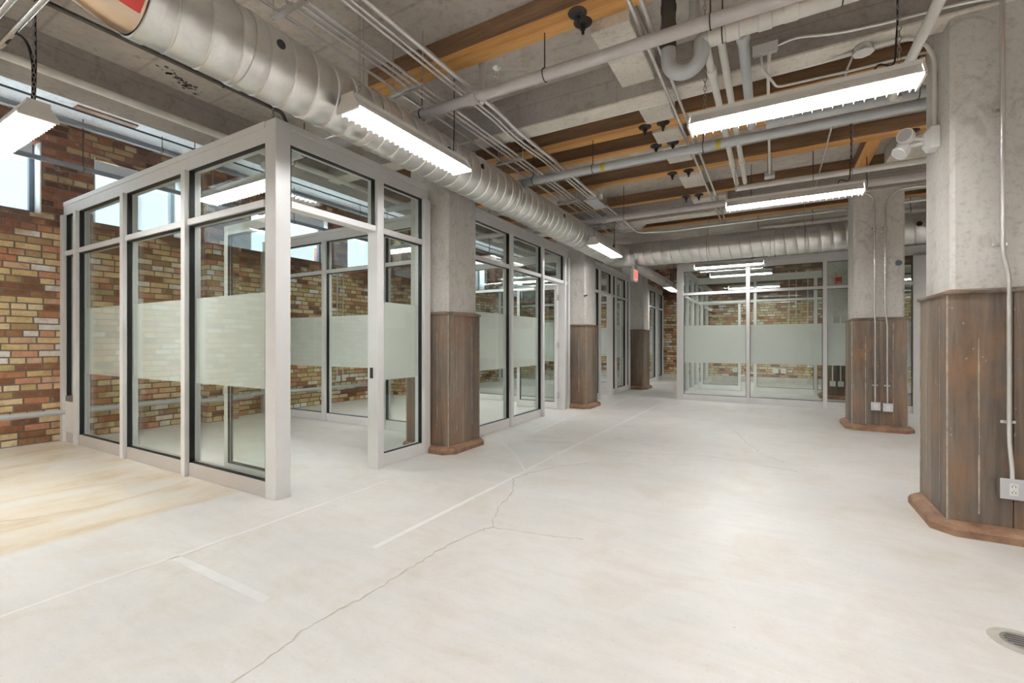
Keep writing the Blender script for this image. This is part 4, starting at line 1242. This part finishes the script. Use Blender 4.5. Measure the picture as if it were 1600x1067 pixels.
# concrete column inside the end office
outlet('first of two white outlets on the boarded column inside the end office', 1.10, 11.718, .33)
outlet('second of two white outlets on the boarded column inside the end office', 1.24, 11.718, .33)
pipe('conduit', 'conduit down to the first outlet on the end office column', [(1.10, 11.70, 1.75), (1.10, 11.70, .39)], .011, 'pipe_white', 'conduit', n=8)
pipe('conduit', 'conduit down to the second outlet on the end office column', [(1.24, 11.70, 1.75), (1.24, 11.70, .39)], .011, 'pipe_white', 'conduit', n=8)
al = thing('alarm_strobe', 'red fire alarm strobe high on the column inside the end office', 'alarm', (1.2, 11.745, 2.44))
MB().box(1.14, 1.26, 11.69, 11.744, 2.44, 2.57).build('body', M['red'], al, bevel=.01)
MB().lathe([(.045, -.03), (.05, -.012), (.05, .0)], (1.19, 11.69, 2.52), 'y', 18).build('horn', M['red'], al)
MB().box(1.165, 1.235, 11.672, 11.69, 2.455, 2.485).build('strobe_lens', M['lens'], al, bevel=.004)
pipe('conduit', 'white conduit rising from the red alarm', [(1.20, 11.72, 2.57), (1.20, 11.72, 3.2)], .010, 'pipe_white', 'conduit', n=8)
# far wall and window wall outlets
for x, lb in [(-1.0, 'white outlet on the far brick wall, alone'), (.08, 'first of two close outlets on the far brick wall'), (.28, 'second of two close outlets on the far brick wall')]:
    outlet(lb, x, 15.599, .36, 1.3)
for x, lb in [(.42, 'first white conduit on the far brick wall'), (.60, 'second white conduit on the far brick wall'), (.88, 'third white conduit on the far brick wall')]:
    pipe('conduit', lb, [(x, 15.58, .45 if x < .5 else 1.5), (x, 15.58, 3.3)], .014, 'pipe_white', 'conduit', n=8, group='white conduits on the far wall')
outlet('first white outlet on the brick wall inside the second office', -7.594, 6.18, .475, 1.0, '+x')
outlet('second white outlet on the brick wall inside the second office', -7.594, 6.32, .475, 1.0, '+x')
outlet('white outlet on the brick pier seen through the front office glass', -7.318, 3.88, .46, 1.0, '+x')
for y, lb in [(6.18, 'first white conduit up the brick wall of the second office'), (6.32, 'second white conduit up the brick wall of the second office')]:
    pipe('conduit', lb, [(-7.58, y, .535), (-7.58, y, 2.70)], .011, 'pipe_white', 'conduit', n=8)
pipe('conduit', 'white conduit up the brick pier of the front office', [(-7.30, 3.88, .52), (-7.30, 3.88, 2.9)], .011, 'pipe_white', 'conduit', n=8)
sw = thing('door_switch', 'small white switch on the door jamb before the second column', 'switch', (-3.245, 7.73, 1.28))
MB().box(-3.249, -3.236, 7.69, 7.755, 1.27, 1.39).build('plate', M['plastic'], sw, bevel=.004)
MB().box(-3.236, -3.230, 7.71, 7.735, 1.31, 1.35).build('rocker', M['white'], sw)
# emergency lamp on the near column
em = thing('emergency_lamp', 'white twin-head emergency lamp on the side of the nearest column', 'lamp', (.972, 4.15, 2.50))
MB().box(.93, .983, 4.09, 4.21, 2.52, 2.67).build('back_box', M['white'], em, bevel=.006)
MB().loft([[(.93, 4.09, 2.53), (.93, 4.21, 2.53), (.93, 4.21, 2.66), (.93, 4.09, 2.66)], [(.905, 4.115, 2.555), (.905, 4.185, 2.555), (.905, 4.185, 2.635), (.905, 4.115, 2.635)]]).build('canopy', M['white'], em)
def lamp_head(c, d, arm):
    c, d = Vector(c), Vector(d).normalized()
    hd = MB().tube([c - d * .045, c - d * .04, c - d * .015, c + d * .02, c + d * .028], [.022, .034, .046, .052, .05], 20)
    o = hd.build('lamp_head', M['white'], em)
    MB().tube([c + d * .028, c + d * .030], [.044, .042], 20).build('lens', M['lens'], o)
    MB().tube([arm, c - d * .035], .012, 10).build('swivel_arm', M['white'], o)
lamp_head((.815, 4.135, 2.64), (-.55, -.75, .1), (.908, 4.14, 2.60))
lamp_head((.795, 4.17, 2.555), (-.6, -.3, -.65), (.908, 4.16, 2.585))
# exit sign at the elbow of the ducts
ex = thing('exit_sign', 'lit exit sign with red letters hung under the duct corner', 'sign', (-2.26, 8.6, 2.36))
MB().box(-2.285, -2.235, 8.44, 8.76, 2.36, 2.58).build('housing', M['sign'], ex, bevel=.004)
MB().box(-2.235, -2.232, 8.455, 8.745, 2.375, 2.565).build('sign_face', M['sign_face'], ex)
lt = MB()
def seg(y0, z0, y1, z1, w=.017):
    a, b = Vector((y0, z0)), Vector((y1, z1))
    t_ = (b - a).normalized()
    q = Vector((-t_.y, t_.x)) * w / 2
    pts = [a + q, b + q, b - q, a - q]
    lt.add([(x, p.x, p.y) for x in (-2.232, -2.2305) for p in pts], [(0, 1, 2, 3), (7, 6, 5, 4), (0, 4, 5, 1), (1, 5, 6, 2), (2, 6, 7, 3), (3, 7, 4, 0)])
z0, z1 = 2.405, 2.535
for a, b in (((8.48, z0), (8.48, z1)), ((8.48, z1 - .008), (8.53, z1 - .008)), ((8.48, z0 + .008), (8.53, z0 + .008)), ((8.48, 2.47), (8.522, 2.47)),
             ((8.55, z0), (8.61, z1)), ((8.55, z1), (8.61, z0)), ((8.64, z0), (8.64, z1)), ((8.695, z0), (8.695, z1)), ((8.665, z1 - .008), (8.725, z1 - .008))):
    seg(a[0], a[1], b[0], b[1])
lt.build('letters', M['sign_red'], ex)
MB().box(-2.275, -2.245, 8.50, 8.70, 2.58, 2.66).build('mounting_bracket', M['sign'], ex)
# twig-like iron pin on the second column
tag(MB().tube([(-2.96, 7.795, 2.04), (-2.91, 7.77, 2.05), (-2.88, 7.74, 2.045)], .012, 8).cyl((-2.945, 7.83, 2.04), (-2.945, 7.79, 2.04), .012, 8).build('iron_stub', M['pipe_dark']), 'short dark iron stub sticking out of the second corridor column', 'fitting')
# floor drain
dr = thing('floor_drain', 'round metal floor drain near the bottom corner of the photo', 'drain', (.865, 2.59, 0))
MB().lathe([(.10, .0), (.098, .002), (.07, .003)], (.865, 2.59, 0), 'z', 28).build('mortar_ring', M['ring'], dr)
MB().lathe([(.064, .0032), (.062, .006), (.04, .006)], (.865, 2.59, 0), 'z', 24).build('grate', M['drain'], dr)
sl = MB()
for k in range(-2, 3):
    w_ = math.sqrt(.05 ** 2 - (k * .018) ** 2)
    sl.box(.865 - w_, .865 + w_, 2.59 + k * .018 - .004, 2.59 + k * .018 + .004, .006, .0066)
sl.build('slots', M['slot'], dr)
for o in bpy.data.objects:
    if '_o' in o.keys():
        del o['_o']
